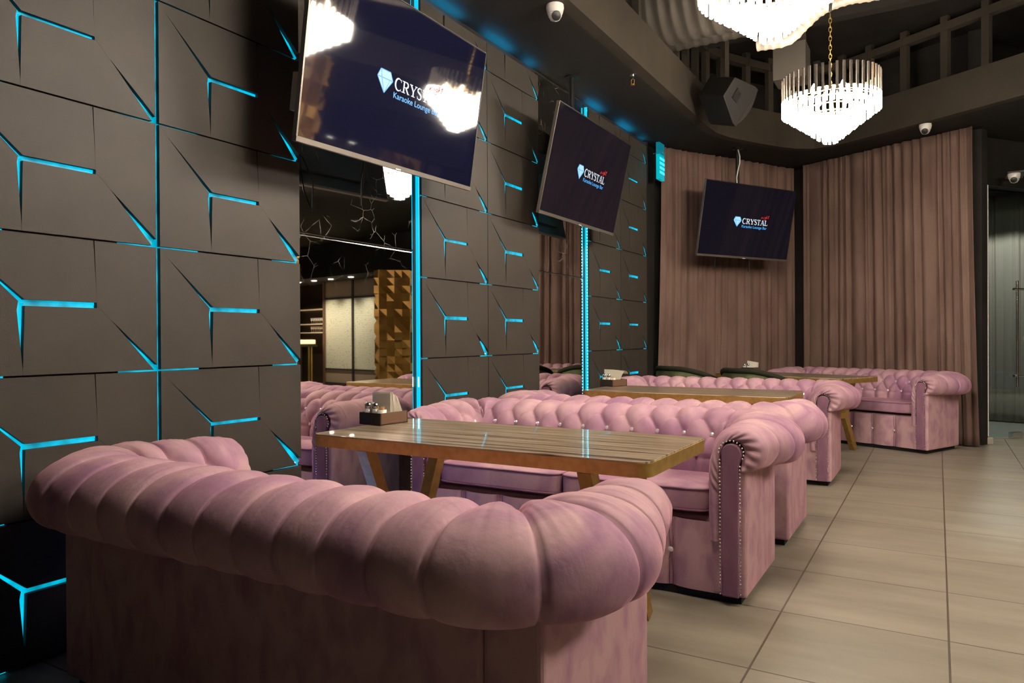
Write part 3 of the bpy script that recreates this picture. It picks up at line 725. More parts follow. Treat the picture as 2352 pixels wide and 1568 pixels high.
# ------------------------------------------------------------------ table caddies
def caddy(cx, cy, rz, where, kind):
    T = Matrix.Translation((cx, cy, .7515)) @ Matrix.Rotation(rz, 4, 'Z')
    def place(o): o.matrix_world = T @ o.matrix_world; return o
    z = 0
    w, l, h, t = .070, .088, .056, .006
    b = MB(); b.box((-w, -l, 0), (w, l, t), box_dark); b.box((-w, -l, 0), (w, -l+t, h), box_dark); b.box((-w, l-t, 0), (w, l, h), box_dark); b.box((-w, -l, 0), (-w+t, l, h), box_brown); b.box((w-t, -l, 0), (w, l, h), box_brown)
    tag(place(b.build('condiment_box')), 'small dark wooden condiment box on %s' % where, 'box', 'condiment boxes on the tables')
    for i, (x, y) in enumerate(((-.045, -.055), (-.005, -.048))):
        r = bpy.data.objects.new('condiment_shaker', None); COL.objects.link(r)
        tag(r, '%s glass shaker with chrome lid in the box on %s' % (('left', 'right')[i], where), 'shaker', 'glass shakers with chrome lids')
        r.matrix_world = T @ Matrix.Translation((x, y, .007))
        b = MB(); b.lathe([(.019, 0), (.021, .01), (.019, .045), (.015, .066)], mat('shaker_glass', (.62, .60, .56), .08, .2), 14); b.build('glass_jar', r, smooth=True)
        b = MB(); b.lathe([(.0155, .066), (.0165, .07), (.0165, .084), (.012, .092), (.001, .094)], chrome, 14); b.build('lid', r, smooth=True)
    if kind != 3:
        r = bpy.data.objects.new('toothpick_holder', None); COL.objects.link(r)
        tag(r, 'clear cup of wooden toothpicks in the box on %s' % where, 'toothpick holder', 'toothpick cups')
        r.matrix_world = T @ Matrix.Translation((.042, -.052, .007))
        b = MB(); b.lathe([(.020, 0), (.021, .005), (.023, .062)], mat('cup_plastic', (.7, .66, .6), .2), 14); b.build('cup', r, smooth=True)
        b = MB(); rr = random.Random(4)
        for k in range(34):
            a, q = rr.uniform(0, 6.28), rr.uniform(0, .017); x, y = q*math.cos(a), q*math.sin(a)
            b.tube([(x, y, .005), (x*1.15, y*1.15, .071+rr.uniform(0, .008))], .0011, toothp, 5)
        o = b.build('toothpicks', r)
    # napkins
    b = MB(); rr = random.Random(kind)
    if kind == 1:
        for k in range(26):
            y = -.012+k*.0038; le = (k-10)*.010; hgt = .142-abs(k-8)*.001+rr.uniform(-.003, .003)
            R = Matrix.Rotation(rad(2+k*.9), 3, 'X') @ Matrix.Rotation(rad(rr.uniform(-1.5, 1.5)), 3, 'Y')
            b.box((-.060, 0, 0), (.060, .0011, hgt), napkin, R=R, T=(0, y, .008))
    elif kind == 2:
        for k in range(24):
            f = k/23; pts = []
            for s in range(9):
                q = s/8; pts.append((-.055+.115*f*0+.02, -.0+.075*f*q*1.6-.012+.06*f, .010+.125*math.sin(q*PI*(.5+.22*f))*(1-.12*f)))
            vs = [(x-.055, y, z) for x, y, z in pts]+[(x+.05, y, z) for x, y, z in pts]; n = 9
            b.add(vs, [(i, i+1, n+i+1, n+i) for i in range(n-1)], napkin)
    else:
        for k in range(14): b.box((-.05, 0, 0), (.062, .0014, .115), napkin, R=Matrix.Rotation(rad(6+k*.6), 3, 'X') @ Matrix.Rotation(rad(9), 3, 'Y'), T=(0, .012+k*.0042, .008))
    o = place(b.build('napkin_stack')); tag(o, '%s stack of cream paper napkins in the box on %s' % (('fanned', 'drooping', 'upright')[kind-1], where), 'napkins', 'napkins in the condiment boxes')
caddy(-2.255, 2.63, -.1, 'the nearest table', 1)
caddy(-2.295, 5.53, -.35, 'the second table', 2)
c3 = tc3-cdir*.60+lw*.10
caddy(c3.x, c3.y, crz+.3, 'the corner table', 3)

# ================================================================== GREEN TUB CHAIRS
def tub_chair(label, x, y, rz, group):
    root = thing('tub_armchair', label, 'armchair', (x, y, 0), rz, group)
    R0 = .36; n = 60; G = []; T_ = []
    for i in range(n+1):
        t = -1.0+2.0*i/n; a = rad(-90)+t*rad(128)      # back at -y, opening at +y
        k = abs(t); top = .835-.22*(max(0, k-.18)/.82)**1.5
        cx, cy = R0*math.cos(a), R0*math.sin(a)*1.02
        G.append([(cx*q, cy*q, z) for q, z in ((.80, .40), (.80, top-.05), (.83, top-.015), (.90, top), (.97, top-.015), (1.0, top-.05), (1.0, top-.09), (.97, .12), (.95, .10))])
        T_.append((cx*.96, cy*.96, top-.004))
    b = MB(); b.grid(np.array(G), green_v)
    b.add([tuple(p) for p in G[0]], [tuple(range(9))], green_v); b.add([tuple(p) for p in G[-1]], [tuple(range(8, -1, -1))], green_v)
    b.build('curved_back', root, smooth=True)
    b = MB(); b.tube(T_, .026, green_d, 10); b.build('top_roll', root, smooth=True)
    b = MB(); b.lathe([(.0, .12), (.29, .12), (.30, .16), (.30, .42), (.27, .46), (.0, .47)], green_v, 40); b.build('seat_cushion', root, smooth=True)
    for sx in (-1, 1):
        for sy in (-1, 1):
            b = MB(); b.tube([(sx*.22, sy*.22, .125), (sx*.25, sy*.25, 0)], [.016, .010], gold, 8); b.build('leg', root, smooth=True)
    return root
GG = 'green tub armchairs before the corner table'
fa = math.atan2(-.47, .88)
tub1 = tub_chair('green velvet tub armchair nearest the long wall', -2.21, 7.43, fa, GG)
dup(tub1, (-1.47, 7.20, 0), fa, 'green velvet tub armchair beside the corner table', GG)

# ================================================================== TELEVISIONS
def arc(cx, cy, rx, ry, a0, a1, n=14): return [(cx+rx*math.cos(rad(a0+(a1-a0)*i/n)), cy+ry*math.sin(rad(a0+(a1-a0)*i/n))) for i in range(n+1)]
def stroke(b, pts, w, m, x):
    """flat ribbon in the (u,v) plane at depth x; w may be a list"""
    P = [Vector(p) for p in pts]; n = len(P); W_ = w if isinstance(w, (list, tuple)) else [w]*n; Lf = []; Rt = []
    for i in range(n):
        d = (P[min(i+1, n-1)]-P[max(i-1, 0)]).normalized(); k = Vector((-d.y, d.x))*W_[i]/2; Lf.append(P[i]+k); Rt.append(P[i]-k)
    vs = [(p.x, -x, p.y) for p in Lf+Rt]; b.add(vs, [(i, n+i, n+i+1, i+1) for i in range(n-1)], m)
def serif_word(b, u0, v0, cap, width, m, x):
    T_, t_ = .20, .09; S_ = lambda pts, w: out.append((pts, w)); out = []; pen = 0.
    def ser(cx, y, w=.42): S_([(cx-w/2, y), (cx+w/2, y)], .075)
    letters = []
    def C(o):
        P = arc(o+.42, .5, .36, .50, 50, 310, 22); ws = [.07+.15*max(0, math.sin((i/22)*PI))**1.5 for i in range(23)]; S_(P, ws); S_([(o+.70, .74), (o+.70, 1.0)], .06); S_([(o+.70, .0), (o+.70, .22)], .04); return .84
    def Rr(o):
        S_([(o+.2, 0), (o+.2, 1)], T_); ser(o+.18, .037); ser(o+.16, .963, .34)
        P = [(o+.2, .96)]+arc(o+.42, .73, .26, .23, 90, -90, 14)+[(o+.2, .50)]; S_(P, [.08]+[.08+.12*math.sin(i/14*PI) for i in range(15)]+[.08]); S_([(o+.44, .48), (o+.74, .02)], .19); ser(o+.78, .037, .24); return .90
    def Y(o):
        S_([(o+.12, .96), (o+.43, .45)], .20); S_([(o+.74, .96), (o+.46, .45)], .09); S_([(o+.44, 0), (o+.44, .48)], T_); ser(o+.44, .037); ser(o+.14, .963, .36); ser(o+.74, .963, .28); return .86
    def Ss(o):
        P = arc(o+.33, .74, .22, .24, 40, 200, 12)+arc(o+.33, .26, .23, .25, 75, -150, 16); n = len(P)
        S_(P, [.07+.13*math.sin(i/(n-1)*PI)**1.3 for i in range(n)]); S_([(o+.53, .74), (o+.53, .99)], .05); S_([(o+.10, .01), (o+.10, .26)], .05); return .66
    def Tt(o):
        S_([(o+.40, 0), (o+.40, 1)], T_); ser(o+.40, .037); S_([(o+.03, .955), (o+.77, .955)], .09); S_([(o+.05, .74), (o+.05, .99)], .06); S_([(o+.75, .74), (o+.75, .99)], .06); return .80
    def Aa(o):
        S_([(o+.44, 1.0), (o+.74, .02)], .20); S_([(o+.42, 1.0), (o+.14, .02)], .08); S_([(o+.22, .33), (o+.60, .33)], .075); ser(o+.13, .037, .28); ser(o+.74, .037, .34); return .90
    def Ll(o):
        S_([(o+.2, 0), (o+.2, 1)], T_); ser(o+.18, .963, .36); S_([(o+.04, .045), (o+.66, .045)], .09); S_([(o+.66, .0), (o+.66, .28)], .07); return .74
    for fn_ in (C, Rr, Y, Ss, Tt, Aa, Ll): pen += fn_(pen)
    sx = width/pen
    for i, (pts, w) in enumerate(out):
        P = [(u0+px*sx, v0+py*cap) for px, py in pts]; ww = [q*cap*.92 for q in w] if isinstance(w, list) else w*cap*.92
        stroke(b, P, ww, m, x+i*.00001)
_font = None
def text_mesh(txt, width, cap):
    cu = bpy.data.curves.new('t', 'FONT'); cu.body = txt; cu.size = 1; cu.fill_mode = 'FRONT'; cu.offset = .012
    o = bpy.data.objects.new('t', cu); COL.objects.link(o); dg = bpy.context.evaluated_depsgraph_get(); me = bpy.data.meshes.new_from_object(o.evaluated_get(dg))
    vs = np.array([v.co[:] for v in me.vertices]); fs = [tuple(p.vertices) for p in me.polygons]
    bpy.data.objects.remove(o); bpy.data.curves.remove(cu); bpy.data.meshes.remove(me)
    mn, mx = vs.min(0), vs.max(0); vs = vs-[mn[0], 0, 0]; vs[:, 0] *= width/(mx[0]-mn[0]); vs[:, 1] *= cap/.70
    return vs, fs
def make_tv(label, ctr, yaw, tilt, roll, W, scr, pole_top, group, feat):
    """local frame: u right (x), v up (z), screen faces -y"""
    H = W*9/16
    root = thing('television', label, 'television', ctr, 0, group)
    rt = Vector((math.cos(yaw), math.sin(yaw), 0)); n_ = Vector((math.sin(yaw)*math.cos(tilt), -math.cos(yaw)*math.cos(tilt), -math.sin(tilt)))
    up = -n_.cross(rt); up = up if up.z > 0 else -up
    r2_ = rt*math.cos(roll)+up*math.sin(roll); u2_ = -rt*math.sin(roll)+up*math.cos(roll); y_ = -n_
    root.matrix_world = Matrix(((r2_.x, y_.x, u2_.x, ctr[0]), (r2_.y, y_.y, u2_.y, ctr[1]), (r2_.z, y_.z, u2_.z, ctr[2]), (0, 0, 0, 1)))
    b = MB(); b.box((-W/2, .002, -H/2), (W/2, .028, H/2), black); b.box((-W*.36, .028, -H*.42), (W*.36, .062, H*.18), black); b.build('housing', root, bevel=.004)
    b = MB(); b.box((-W/2+.006, 0, -H/2+.012), (W/2-.006, .004, H/2-.006), scr); s_ = b.build('screen', root)
    b = MB(); e = .006
    b.box((-W/2-e, -.004, -H/2-.012), (W/2+e, .022, -H/2+.011), silver); b.box((-W/2-e, -.002, -H/2), (-W/2+.003, .022, H/2), silver)
    b.box((W/2-.003, -.002, -H/2), (W/2+.004, .022, H/2), black); b.box((-W/2, -.002, H/2-.003), (W/2, .022, H/2+.003), black)
    b.box((-.02, -.008, -H/2-.012), (.02, -.003, -H/2-.006), mat('tv_badge', (.8, .8, .8), .3, emit=(1, 1, 1), es=.2)); b.build('bezel', root)
    # logo
    b = MB(); D = [(-.148, .031), (-.095, .031), (-.079, .004), (-.121, -.0445), (-.163, .004)]
    D = [(x*W, z*W) for x, z in D]
    b.add([(x, -.0006, z) for x, z in D], [(0, 4, 3, 2, 1)], logo_p)
    lw_ = .0022*W
    for p, q in ((0, 1), (1, 2), (2, 3), (3, 4), (4, 0), (4, 2)): stroke(b, [D[p], D[q]], lw_*1.4, logo_c, .0009)
    for p, q in (((D[0][0], D[0][1]), D[3]), ((D[2][0], D[2][1]), D[3])): stroke(b, [p, q], lw_, logo_c, .0010)
    m_ = ((D[0][0]+D[1][0])/2, D[0][1]); stroke(b, [(D[0][0]+.004*W, D[0][1]), (D[0][0]+.006*W, D[4][1])], lw_, logo_c, .0011)
    stroke(b, [(D[0][0]+.006*W, D[4][1]), D[3]], lw_, logo_c, .0012); stroke(b, [(D[1][0], D[4][1]), D[3]], lw_, logo_c, .0013)
    b.build('diamond_logo', s_)
    b = MB(); serif_word(b, -.066*W, -.0175*W, .041*W, .284*W, logo_w, .0006); b.build('crystal_lettering', s_)
    vs, fs = text_mesh('Karaoke Lounge Bar', .282*W, .0205*W); b = MB(); b.add([(x-.068*W, -.0006, z-.0475*W) for x, z, _ in vs], [tuple(f) for f in fs], logo_c); b.build('karaoke_lettering', s_)
    b = MB()
    nt = [[(0, .0), (.06, .55), (.05, .0)], [(.05, .1), (.16, .5), (.22, .1), (.24, 0)], [(.34, .5), (.36, 0)], [(.39, .72), (.40, .70)], [(.60, .45), (.50, .5), (.46, .2), (.56, .08), (.61, .5), (.60, -.3), (.48, -.45), (.44, -.25)],
          [(.70, .95), (.68, 0)], [(.68, .1), (.76, .5), (.80, .1), (.82, 0)], [(.94, .95), (.92, 0), (1.0, .05)], [(.84, .62), (1.02, .70)]]
    for k, s in enumerate(nt): stroke(b, [(.137*W+u*.085*W+v*.006*W, .034*W+v*.026*W+u*.006*W) for u, v in s], .0036*W, logo_r, .0007+k*.00001)
    b.build('night_lettering', s_)
    # mount: pole straight up to the ceiling
    inv = root.matrix_world.inverted(); b = MB()
    pb = root.matrix_world @ Vector((0, .06, 0)); pt = Vector((pb.x, pb.y, pole_top)); px_ = (pt-Vector((0, 0, .02)))
    off = y_*.10; pb2 = pb+off; a0 = inv @ Vector((pb2.x, pb2.y, pb2.z)); a1 = inv @ Vector((pb2.x, pb2.y, pole_top))
    b.tube([a0, a1], .022, black_m, 12); b.tube([inv @ Vector((pb2.x, pb2.y, pole_top-.012)), a1], .06, black_m, 16); b.build('mount_pole', root, smooth=True, angle=40)
    b = MB(); b.box((-.18, .062, -.14), (.18, .075, .12), black_m); b.tube([(0, .07, 0), a0], .02, black_m, 8); b.build('mount_bracket', root)
    if feat == 1:
        b = MB(); b.box((-.66, .066, -.27), (-.22, .12, -.10), beige_p); b.box((-.55, .120, -.25), (-.46, .130, -.12), mat('label_blue', (.02, .03, .06), .5)); b.build('power_supply_box', root, bevel=.004)
        b = MB(); b.tube([(-.2, .1, -.2), (-.1, .16, -.32), (-.06, .17, -.45), (-.08, .15, -.62), (-.11, .14, -.5), (-.10, .14, -.3)], .004, black, 6); b.build('hanging_cable', root, smooth=True)
    if feat == 3:
        for u in (-.28, .10):
            b = MB(); b.tube([(u*W, .05, -H/2+.02), (u*W+.01, .05, -H/2-.04), (u*W+.02, .045, -H/2-.12), (u*W+.015, .045, -H/2-.16)], .006, black, 6); b.build('hanging_cable', root, smooth=True)
        P0 = inv @ Vector((pb2.x+.04, pb2.y-.03, pole_top-.03)); b = MB()
        pts = [inv @ Vector((pb2.x+.02+.02*math.sin(k*1.1), pb2.y-.05, pole_top-.03-k*(pole_top-.03-ctr[2]-.36)/6)) for k in range(7)]
        b.tube(pts, .007, white_p, 8); b.build('white_cable', root, smooth=True)
    return root
TVG = 'ceiling hung televisions showing the lounge logo'
make_tv('large television hung in front of the first mirror, reflecting chandeliers', (-2.369, 2.955, 2.441), rad(92.2), rad(9.5), rad(1.4), 1.43, screen_b, ZC, TVG, 1)
make_tv('middle television hung in front of the narrow second mirror', (-2.453, 5.425, 2.479), rad(90.3), rad(12.7), 0, 1.43, screen_m, ZC, TVG, 2)
make_tv('farthest television hung in front of the corner curtain', (-1.840, 8.394, 2.445), rad(60.3), rad(10.6), 0, 1.43, screen_m, ZC, TVG, 3)

# ================================================================== CHANDELIERS
def make_chandelier(label, x, y, group, top=4.34):
    root = thing('chandelier', label, 'chandelier', (x, y, CH_Z), 0, group)
    # tiers: (radius, top z, bottom z, count)
    tiers = [(.345, .50, .30, 46), (.345, .33, .225, 46), (.285, .29, .180, 38), (.230, .25, .140, 32), (.180, .21, .102, 26), (.135, .17, .066, 20), (.092, .13, .032, 14), (.048, .11, .0, 9)]
    cnt = 0; rest = MB(); up_me = None; lo_me = None
    for ti, (R, zt, zb, n) in enumerate(tiers):
        for k in range(n):
            a = 2*PI*(k+.5*(ti % 2))/n; w = .0085; 
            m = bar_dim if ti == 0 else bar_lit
            if ti < 2 and cnt < 92:
                cnt += 1
                if ti == 0 and up_me is None:
                    b = MB(); b.box((-w*.6, -w, 0), (w*.6, w, zt-zb), m); o = b.build('crystal_bar', root); up_me = o
                elif ti == 1 and lo_me is None:
                    b = MB(); b.box((-w*.6, -w, 0), (w*.6, w, zt-zb), m); o = b.build('crystal_drop', root); lo_me = o
                else:
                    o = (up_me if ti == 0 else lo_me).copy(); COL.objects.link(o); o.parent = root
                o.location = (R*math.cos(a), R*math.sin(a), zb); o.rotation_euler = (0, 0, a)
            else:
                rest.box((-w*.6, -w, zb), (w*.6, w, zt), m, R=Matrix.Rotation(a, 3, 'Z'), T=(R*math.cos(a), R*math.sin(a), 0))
    o = rest.build('crystal_tiers', root); o['kind'] = 'stuff'
    b = MB()
    for R, z in ((.338, .33), (.28, .285), (.225, .245), (.175, .205), (.13, .165)):
        n = 48; b.tube([(R*math.cos(2*PI*i/n), R*math.sin(2*PI*i/n), z) for i in range(n+1)], .005, gold, 6)
    for k in range(4): a = k*PI/2; b.tube([(0, 0, .42), (.338*math.cos(a), .338*math.sin(a), .33)], .004, gold, 6)
    b.build('ring_frame', root, smooth=True)
    for k in range(6):
        a = 2*PI*k/6; b = MB(); b.lathe([(.001, -.03), (.018, -.012), (.022, .01), (.012, .04), (.001, .055)], bulb_m, 10, c=(.2*math.cos(a), .2*math.sin(a), .36)); b.build('bulb', root, smooth=True)
    b = MB()
    for k in range(17):
        z = .42+k*.034; n = 10; c_, s_ = (1, 0) if k % 2 else (0, 1)
        b.tube([(c_*.010*math.cos(2*PI*i/n), s_*.010*math.cos(2*PI*i/n), z+.022*math.sin(2*PI*i/n)) for i in range(n+1)], .0028, gold, 5)
    b.build('chain', root, smooth=True)
    b = MB(); b.tube([(0, 0, 1.0), (.012, 0, 1.15), (-.008, 0, 1.32), (0, 0, top-CH_Z)], .011, black, 8); b.build('cord_sleeve', root, smooth=True)
    return root
CG = 'tiered crystal chandeliers with lit drops'
ch = make_chandelier('large blown-bright crystal chandelier cut by the top edge of the photo', CH_MAIN[0][0], CH_MAIN[0][1], CG)
dup(ch, (CH_MAIN[1][0], CH_MAIN[1][1], CH_Z), .04, 'whole crystal chandelier hanging on a gold chain before the far curtains', CG)
dup(ch, (CH_MAIN[2][0], CH_MAIN[2][1], CH_Z), .09, 'crystal chandelier hanging over the sofa nearest the camera, above the photo', CG)
for i, (x, y) in enumerate(CH_AISLE):
    dup(ch, (x, y, CH_Z), .1*i, ['crystal chandelier across the aisle opposite the second table, seen by reflection', 'crystal chandelier across the aisle opposite the first mirror, seen by reflection', 'crystal chandelier across the aisle nearest the camera'][i], CG)
# ================================================================== CEILING FITTINGS
def camera_dome(label, x, y, z, aim):
    root = thing('security_camera', label, 'security camera', (x, y, z), 0, 'white dome security cameras')
    b = MB(); b.lathe([(.056, 0), (.058, -.02), (.050, -.055), (.0, -.056)], white_p, 24); b.build('base', root, smooth=True, angle=50)
    b = MB(); b.lathe([(.001, .045), (.03, .036), (.044, .012), (.044, -.012), (.03, -.036), (.001, -.046)], white_p, 20); o = b.build('eyeball', root, smooth=True); o.location = (0, 0, -.058)
    d = (Vector(aim)-Vector((x, y, z-.058))).normalized()
    b = MB(); b.lathe([(.030, .0), (.030, .012), (.022, .016), (.001, .018)], black, 20, M=d.to_track_quat('Z', 'Y').to_matrix(), c=d*.034+Vector((0, 0, -.058))); b.build('lens', root, smooth=True, angle=40)
camera_dome('white dome security camera on the dark ceiling strip near the large television', -2.14, 4.206, ZC, (-.6, 2.4, 1.6))
camera_dome('white dome security camera on the ceiling edge above the wide curtain', -.105, 8.53, ZC, (-.6, 5, 1.4))
root_c = camera_dome('white dome security camera at the right edge above the glass door', .70, 9.30, 2.86, (.2, 6, 1.6))
b = MB(); b.box((.64, 9.24, 2.86), (.80, 9.62, 2.875), black); ld = bpy.data.lights.new('corridor_fill_light', 'SPOT'); ld.energy = 190; ld.color = (1, .95, .88); ld.spot_size = rad(130); ld.shadow_soft_size = .05
o = bpy.data.objects.new('corridor_fill_light', ld); COL.objects.link(o); o.location = (.55, 10.5, 2.95)  # added lamp, put in to brighten the corridor behind the glass
b2 = MB(); b2.lathe([(.001, 0), (.045, 0), (.055, -.004), (.058, .0)], downl, 16, c=(.55, 10.5, 3.0)); tag(b2.build('downlight'), 'round downlight added to brighten the corridor beyond the glass door', 'downlight')
tag(b.build('camera_bracket'), 'small black bracket plate holding the security camera over the door', 'bracket')
r = thing('sprinkler', 'small metal sprinkler head on the dark ceiling strip', 'sprinkler', (-2.16, 5.648, ZC))
b = MB(); b.tube([(0, 0, 0), (0, 0, -.035)], .010, chrome, 10); b.lathe([(.03, 0), (.03, -.004), (.001, -.005)], chrome, 14); b.build('stem', r, smooth=True, angle=40)
b = MB(); b.tube([(0, 0, -.03), (.014, 0, -.045), (.012, 0, -.07), (0, 0, -.078), (-.012, 0, -.07), (-.014, 0, -.045), (0, 0, -.03)], .003, gold, 6); b.lathe([(.001, -.078), (.018, -.08), (.018, -.083), (.001, -.083)], gold, 12); b.build('deflector', r, smooth=True)
# loudspeaker
r = thing('loudspeaker', 'large black loudspeaker hung from a rod in the ceiling recess', 'loudspeaker', (-1.69, 6.85, 3.37))
cr, cu, cf = Vector((.861, .508, 0)), Vector((0, 0, 1)), Vector((-.508, .861, 0))
Aa_ = (cr*-.53+cu*-.85).normalized(); Bb_ = (cr*.35-cu*.5-cf*.79); Bb_ = (Bb_-Aa_*Bb_.dot(Aa_)).normalized(); Cc_ = Aa_.cross(Bb_)
if Cc_.dot(cr) < 0: Cc_ = -Cc_
Ms = Matrix(((Cc_.x, Aa_.x, Bb_.x, 0), (Cc_.y, Aa_.y, Bb_.y, 0), (Cc_.z, Aa_.z, Bb_.z, 0), (0, 0, 0, 1)))
b = MB(); pl = [(-.19, -.10), (.08, -.20), (.13, -.20), (.13, .20), (.08, .20), (-.19, .10)]
b.prism(pl, -.16, .16, speaker_m, M=Ms); b.build('cabinet', r, bevel=.006)
b = MB(); b.prism([(.131, -.198)]+[(.131+.05*math.sin(PI*i/10), -.19+.38*i/10) for i in range(11)]+[(.131, .198)], -.155, .155, mat('speaker_grille', (.010, .009, .008), .7), M=Ms); b.build('grille', r)
b = MB(); b.box((-.018, -.004, .03), (.018, .004, .975), fascia_m); b.tube([(0, -.03, .04), (0, .02, .04)], .014, chrome, 10); b.build('hanging_rod', r)
b = MB(); b.prism([(-.10, -.05), (-.02, -.05), (-.02, .05), (-.10, .05)], .161, .168, black_m, M=Ms); b.build('side_handle', r)
# ducts
def ribbed(path, r, m, pitch, amp, n=28):
    P = [Vector(p) for p in path]; L_ = sum((P[i+1]-P[i]).length for i in range(len(P)-1)); k = int(L_/(pitch/5)); pts = []; rs = []
    cum = [0.]
    for i in range(len(P)-1): cum.append(cum[-1]+(P[i+1]-P[i]).length)
    for q in range(k+1):
        s = L_*q/k; i = max(j for j in range(len(cum)) if cum[j] <= s+1e-9); i = min(i, len(P)-2); t = (s-cum[i])/(cum[i+1]-cum[i]); pts.append(P[i].lerp(P[i+1], t)); ph = (s/pitch) % 1
        rs.append(r+(amp if ph < .22 else 0))
    b = MB(); b.tube(pts, rs, m, n); return b
o = ribbed([(-2.75, 6.10, 4.0), (-1.32, 6.10, 4.0)], .30, duct_m, .105, .010).build('spiral_duct', smooth=True, angle=60)
tag(o, 'large round ribbed air duct crossing the ceiling recess', 'duct')
o = ribbed([(-2.75, 6.53, 3.90), (-1.10, 6.53, 3.90)], .105, duct_m, .085, .006).build('spiral_duct', smooth=True, angle=60)
tag(o, 'slim ribbed air duct running below the large duct', 'duct')
def smooth_path(P, n=8):
    out = []; P = [Vector(p) for p in P]
    for i in range(len(P)-1):
        p0, p1, p2, p3 = P[max(i-1, 0)], P[i], P[i+1], P[min(i+2, len(P)-1)]
        for j in range(n):
            t = j/n; out.append(.5*((2*p1)+(-p0+p2)*t+(2*p0-5*p1+4*p2-p3)*t*t+(-p0+3*p1-3*p2+p3)*t**3))
    out.append(P[-1]); return out
o = ribbed(smooth_path([(-1.29, 6.25, 3.59), (-1.06, 6.25, 3.585), (-.93, 6.25, 3.68), (-.80, 6.25, 3.77), (-.6, 6.25, 3.81), (-.2, 6.25, 3.80), (1.5, 6.25, 3.86)]), .055, duct_w, .06, .005, 20).build('flexible_duct', smooth=True, angle=60)
tag(o, 'pale flexible ribbed duct bending behind the large chandelier', 'duct')
b = MB(); b.tube(smooth_path([(-1.22, 7.05, 4.33), (-1.18, 7.1, 4.1), (-1.16, 7.1, 3.80)]), .13, duct_m, 24); b.box((-1.30, 6.96, 3.50), (-1.02, 7.24, 3.82), duct_m)
tag(b.build('duct_box', smooth=True, angle=40), 'grey duct drop ending in a square box above the far chandelier', 'duct')
b = MB(); b.box((-2.0, 7.3, 4.10), (3.2, 7.42, 4.35), soffit_m, R=Matrix.Rotation(rad(0), 3, 'Z')); struct(b.build('trim_4'))

# ================================================================== FAR SIDE OF THE ROOM (seen in the mirrors)
def pillar(label, x, y, rz, w, h):
    root = thing('gold_pillar', label, 'pillar', (x, y, 0), rz, 'pillars clad in faceted gold blocks')
    b = MB(); b.box((-w/2, -w/2, 0), (w/2, w/2, h), goldwood); b.build('core', root)
    rr = random.Random(int(x*10)); s = .155; n = int(w/s); nz = int(h/s)
    for side in range(4):
        b = MB(); R = Matrix.Rotation(side*PI/2, 3, 'Z')
        for i in range(n):
            for j in range(nz):
                u0 = -w/2+i*(w/n); u1 = u0+w/n; z0 = j*(h/nz); z1 = z0+h/nz; k = rr.randrange(4); dpt = [.012, .012, .012, .012]
                dpt[k] = .10; dpt[(k+1) % 4] = rr.choice((.012, .10))
                y = -w/2; vs = [Vector((u0, y-dpt[0], z0)), Vector((u1, y-dpt[1], z0)), Vector((u1, y-dpt[2], z1)), Vector((u0, y-dpt[3], z1)), Vector((u0, y, z0)), Vector((u1, y, z0)), Vector((u1, y, z1)), Vector((u0, y, z1))]
                b.add([R @ v for v in vs], [(0, 1, 2), (0, 2, 3), (4, 5, 1, 0), (5, 6, 2, 1), (6, 7, 3, 2), (7, 4, 0, 3)], goldwood)
        b.build('faceted_cladding', root)
pillar('faceted gold pillar reflected in the first mirror, before the patterned glass', 4.18, 11.75, rad(-40), .62, 2.55)
pillar('faceted gold pillar across the aisle, reflected in the large television', 2.84, 7.33, rad(42), .62, 4.34)
# patterned glass partition
r = thing('glass_partition', 'pale patterned glass partition with dark frames, reflected in the first mirror', 'partition', (FA.x, FA.y, 0), math.atan2(fd.y, fd.x))
WP = (FB-FA).length; xs = [-1.55, -.42, .70, 1.42, WP] if False else [-2.6, -1.35, -.05, 1.17, WP]
for i in range(4):
    a, c = xs[i], xs[i+1]
    b = MB(); b.box((a+.03, 0, .42), (c-.03, .02, 2.13), lattice); b.build('patterned_pane', r)
    b = MB(); b.box((a+.03, 0, 2.16), (c-.03, .02, 2.56), taupe); b.box((a+.03, 0, .08), (c-.03, .02, .40), taupe); b.build('plain_panel', r)
    b = MB(); b.box((a-.03, -.03, 0), (a+.03, .04, 2.56), black); b.box((a, -.02, 2.125), (c, .03, 2.165), black); b.box((a, -.02, .395), (c, .03, .425), black); b.box((a, -.03, 0), (c, .03, .08), black); b.build('frame', r)
b = MB(); b.box((WP-.035, -.04, 0), (WP+.035, .04, 2.56), mat('bronze_frame', (.16, .09, .055), .4, .4)); b.build('end_post', r)
# downlights in the bulkhead
def dl(x, y, z, label):
    b = MB(); b.lathe([(.001, 0), (.045, 0), (.055, -.004), (.058, .0)], downl, 16, c=(x, y, z)); tag(b.build('downlight'), label, 'downlight', 'small downlights in the far bulkhead')
for i, s in enumerate((.55, 1.35, 2.05, 2.75)):
    p = FA+fd*s-fn*.5; dl(p.x, p.y, 2.557, ['downlight nearest the gold pillar in the far bulkhead', 'downlight over the middle glass panel in the far bulkhead', 'downlight over the left glass panel in the far bulkhead', 'downlight over the bar shelves in the far bulkhead'][i])
    ld = bpy.data.lights.new('downlight_beam', 'SPOT'); ld.energy = 120; ld.color = (1, .88, .70); ld.spot_size = rad(110); ld.spot_blend = .8; ld.shadow_soft_size = .04
    o = bpy.data.objects.new('downlight_beam', ld); COL.objects.link(o); o.location = (p.x, p.y, 2.54)
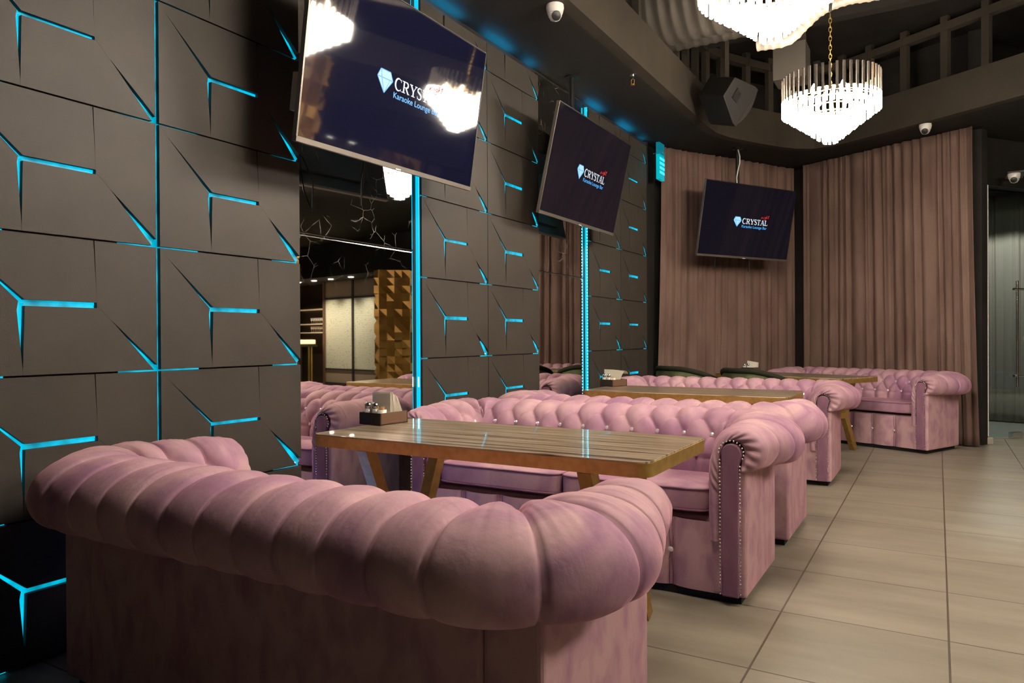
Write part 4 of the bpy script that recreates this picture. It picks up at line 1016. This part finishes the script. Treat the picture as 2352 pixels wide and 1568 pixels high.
# bar counter
B0 = FA+fd*2.25-fn*.55; r = thing('bar_counter', 'tall bar counter with glowing onyx top, reflected in the first mirror', 'bar', (B0.x, B0.y, 0), math.atan2(fd.y, fd.x))
b = MB(); b.box((0, -.3, 1.03), (2.2, .2, 1.13), onyx); b.build('onyx_top', r, bevel=.006)
b = MB(); b.box((-.05, -.34, .96), (2.2, .22, 1.01), green_d); b.build('ledge', r)
b = MB()
for x in (.06, .18, 1.2): 
    for y in (-.28, .12): b.box((x-.018, y-.018, 0), (x+.018, y+.018, .96), gold)
b.box((.0, -.30, .74), (2.2, -.26, .78), gold); b.box((.0, -.30, .86), (2.2, -.26, .89), gold); b.build('brass_frame', r)
b = MB(); b.box((.45, -.10, 0), (2.2, .1, .96), mat('bar_front', (.05, .03, .02), .5)); b.build('front_panel', r)
# armchair by the bar
p = FA+fd*2.62-fn*1.05; r = thing('bar_armchair', 'blue velvet armchair standing by the bar, glimpsed in the first mirror', 'armchair', (p.x, p.y, 0), 0)
b = MB(); b.box((-.27, -.05, .12), (.27, .06, .80), blue_v); b.build('backrest', r, bevel=.03); b = MB(); b.box((-.27, -.5, .12), (.27, -.05, .42), blue_v); b.build('seat', r, bevel=.03)
b = MB()
for sx in (-1, 1):
    for sy in (-.45, 0): b.tube([(sx*.22, sy, .13), (sx*.24, sy, 0)], .014, gold, 8)
b.build('legs', r)
# shelves with glassware
p = FA+fd*2.48+fn*.12; r = thing('bar_shelf', 'dark bar shelving with light edged boards behind the bar', 'shelf', (p.x, p.y, 0), math.atan2(fd.y, fd.x))
b = MB(); b.box((0, .25, 0), (1.55, .3, 2.56), box_dark); b.box((0, 0, 0), (.05, .3, 2.56), wall_m); b.build('back_panel', r)
sm = mat('shelf_edge', (.5, .38, .25), .5, emit=(1, .75, .45), es=.25)
glm = mat('glassware', (.7, .7, .68), .08, .6)
for z in (1.30, 1.52, 1.90): b = MB(); b.box((.05, -.02, z), (1.5, .25, z+.02), sm); b.build('shelf_board', r)
k = 0
for z, lb in ((1.32, 'lower'), (1.54, 'upper')):
    for i in range(9):
        q = p+fd*(.12+i*.085)+fn*.08; b = MB(); b.lathe([(.028, 0), (.028, .004), (.004, .01), (.004, .07), (.028, .10), (.032, .15)], glm, 10)
        o = b.build('wine_glass', smooth=True); o.location = (q.x, q.y, z); tag(o, 'stemmed wine glass in the row on the %s board of the bar shelving' % lb, 'glass', 'wine glasses on the %s bar board' % lb)
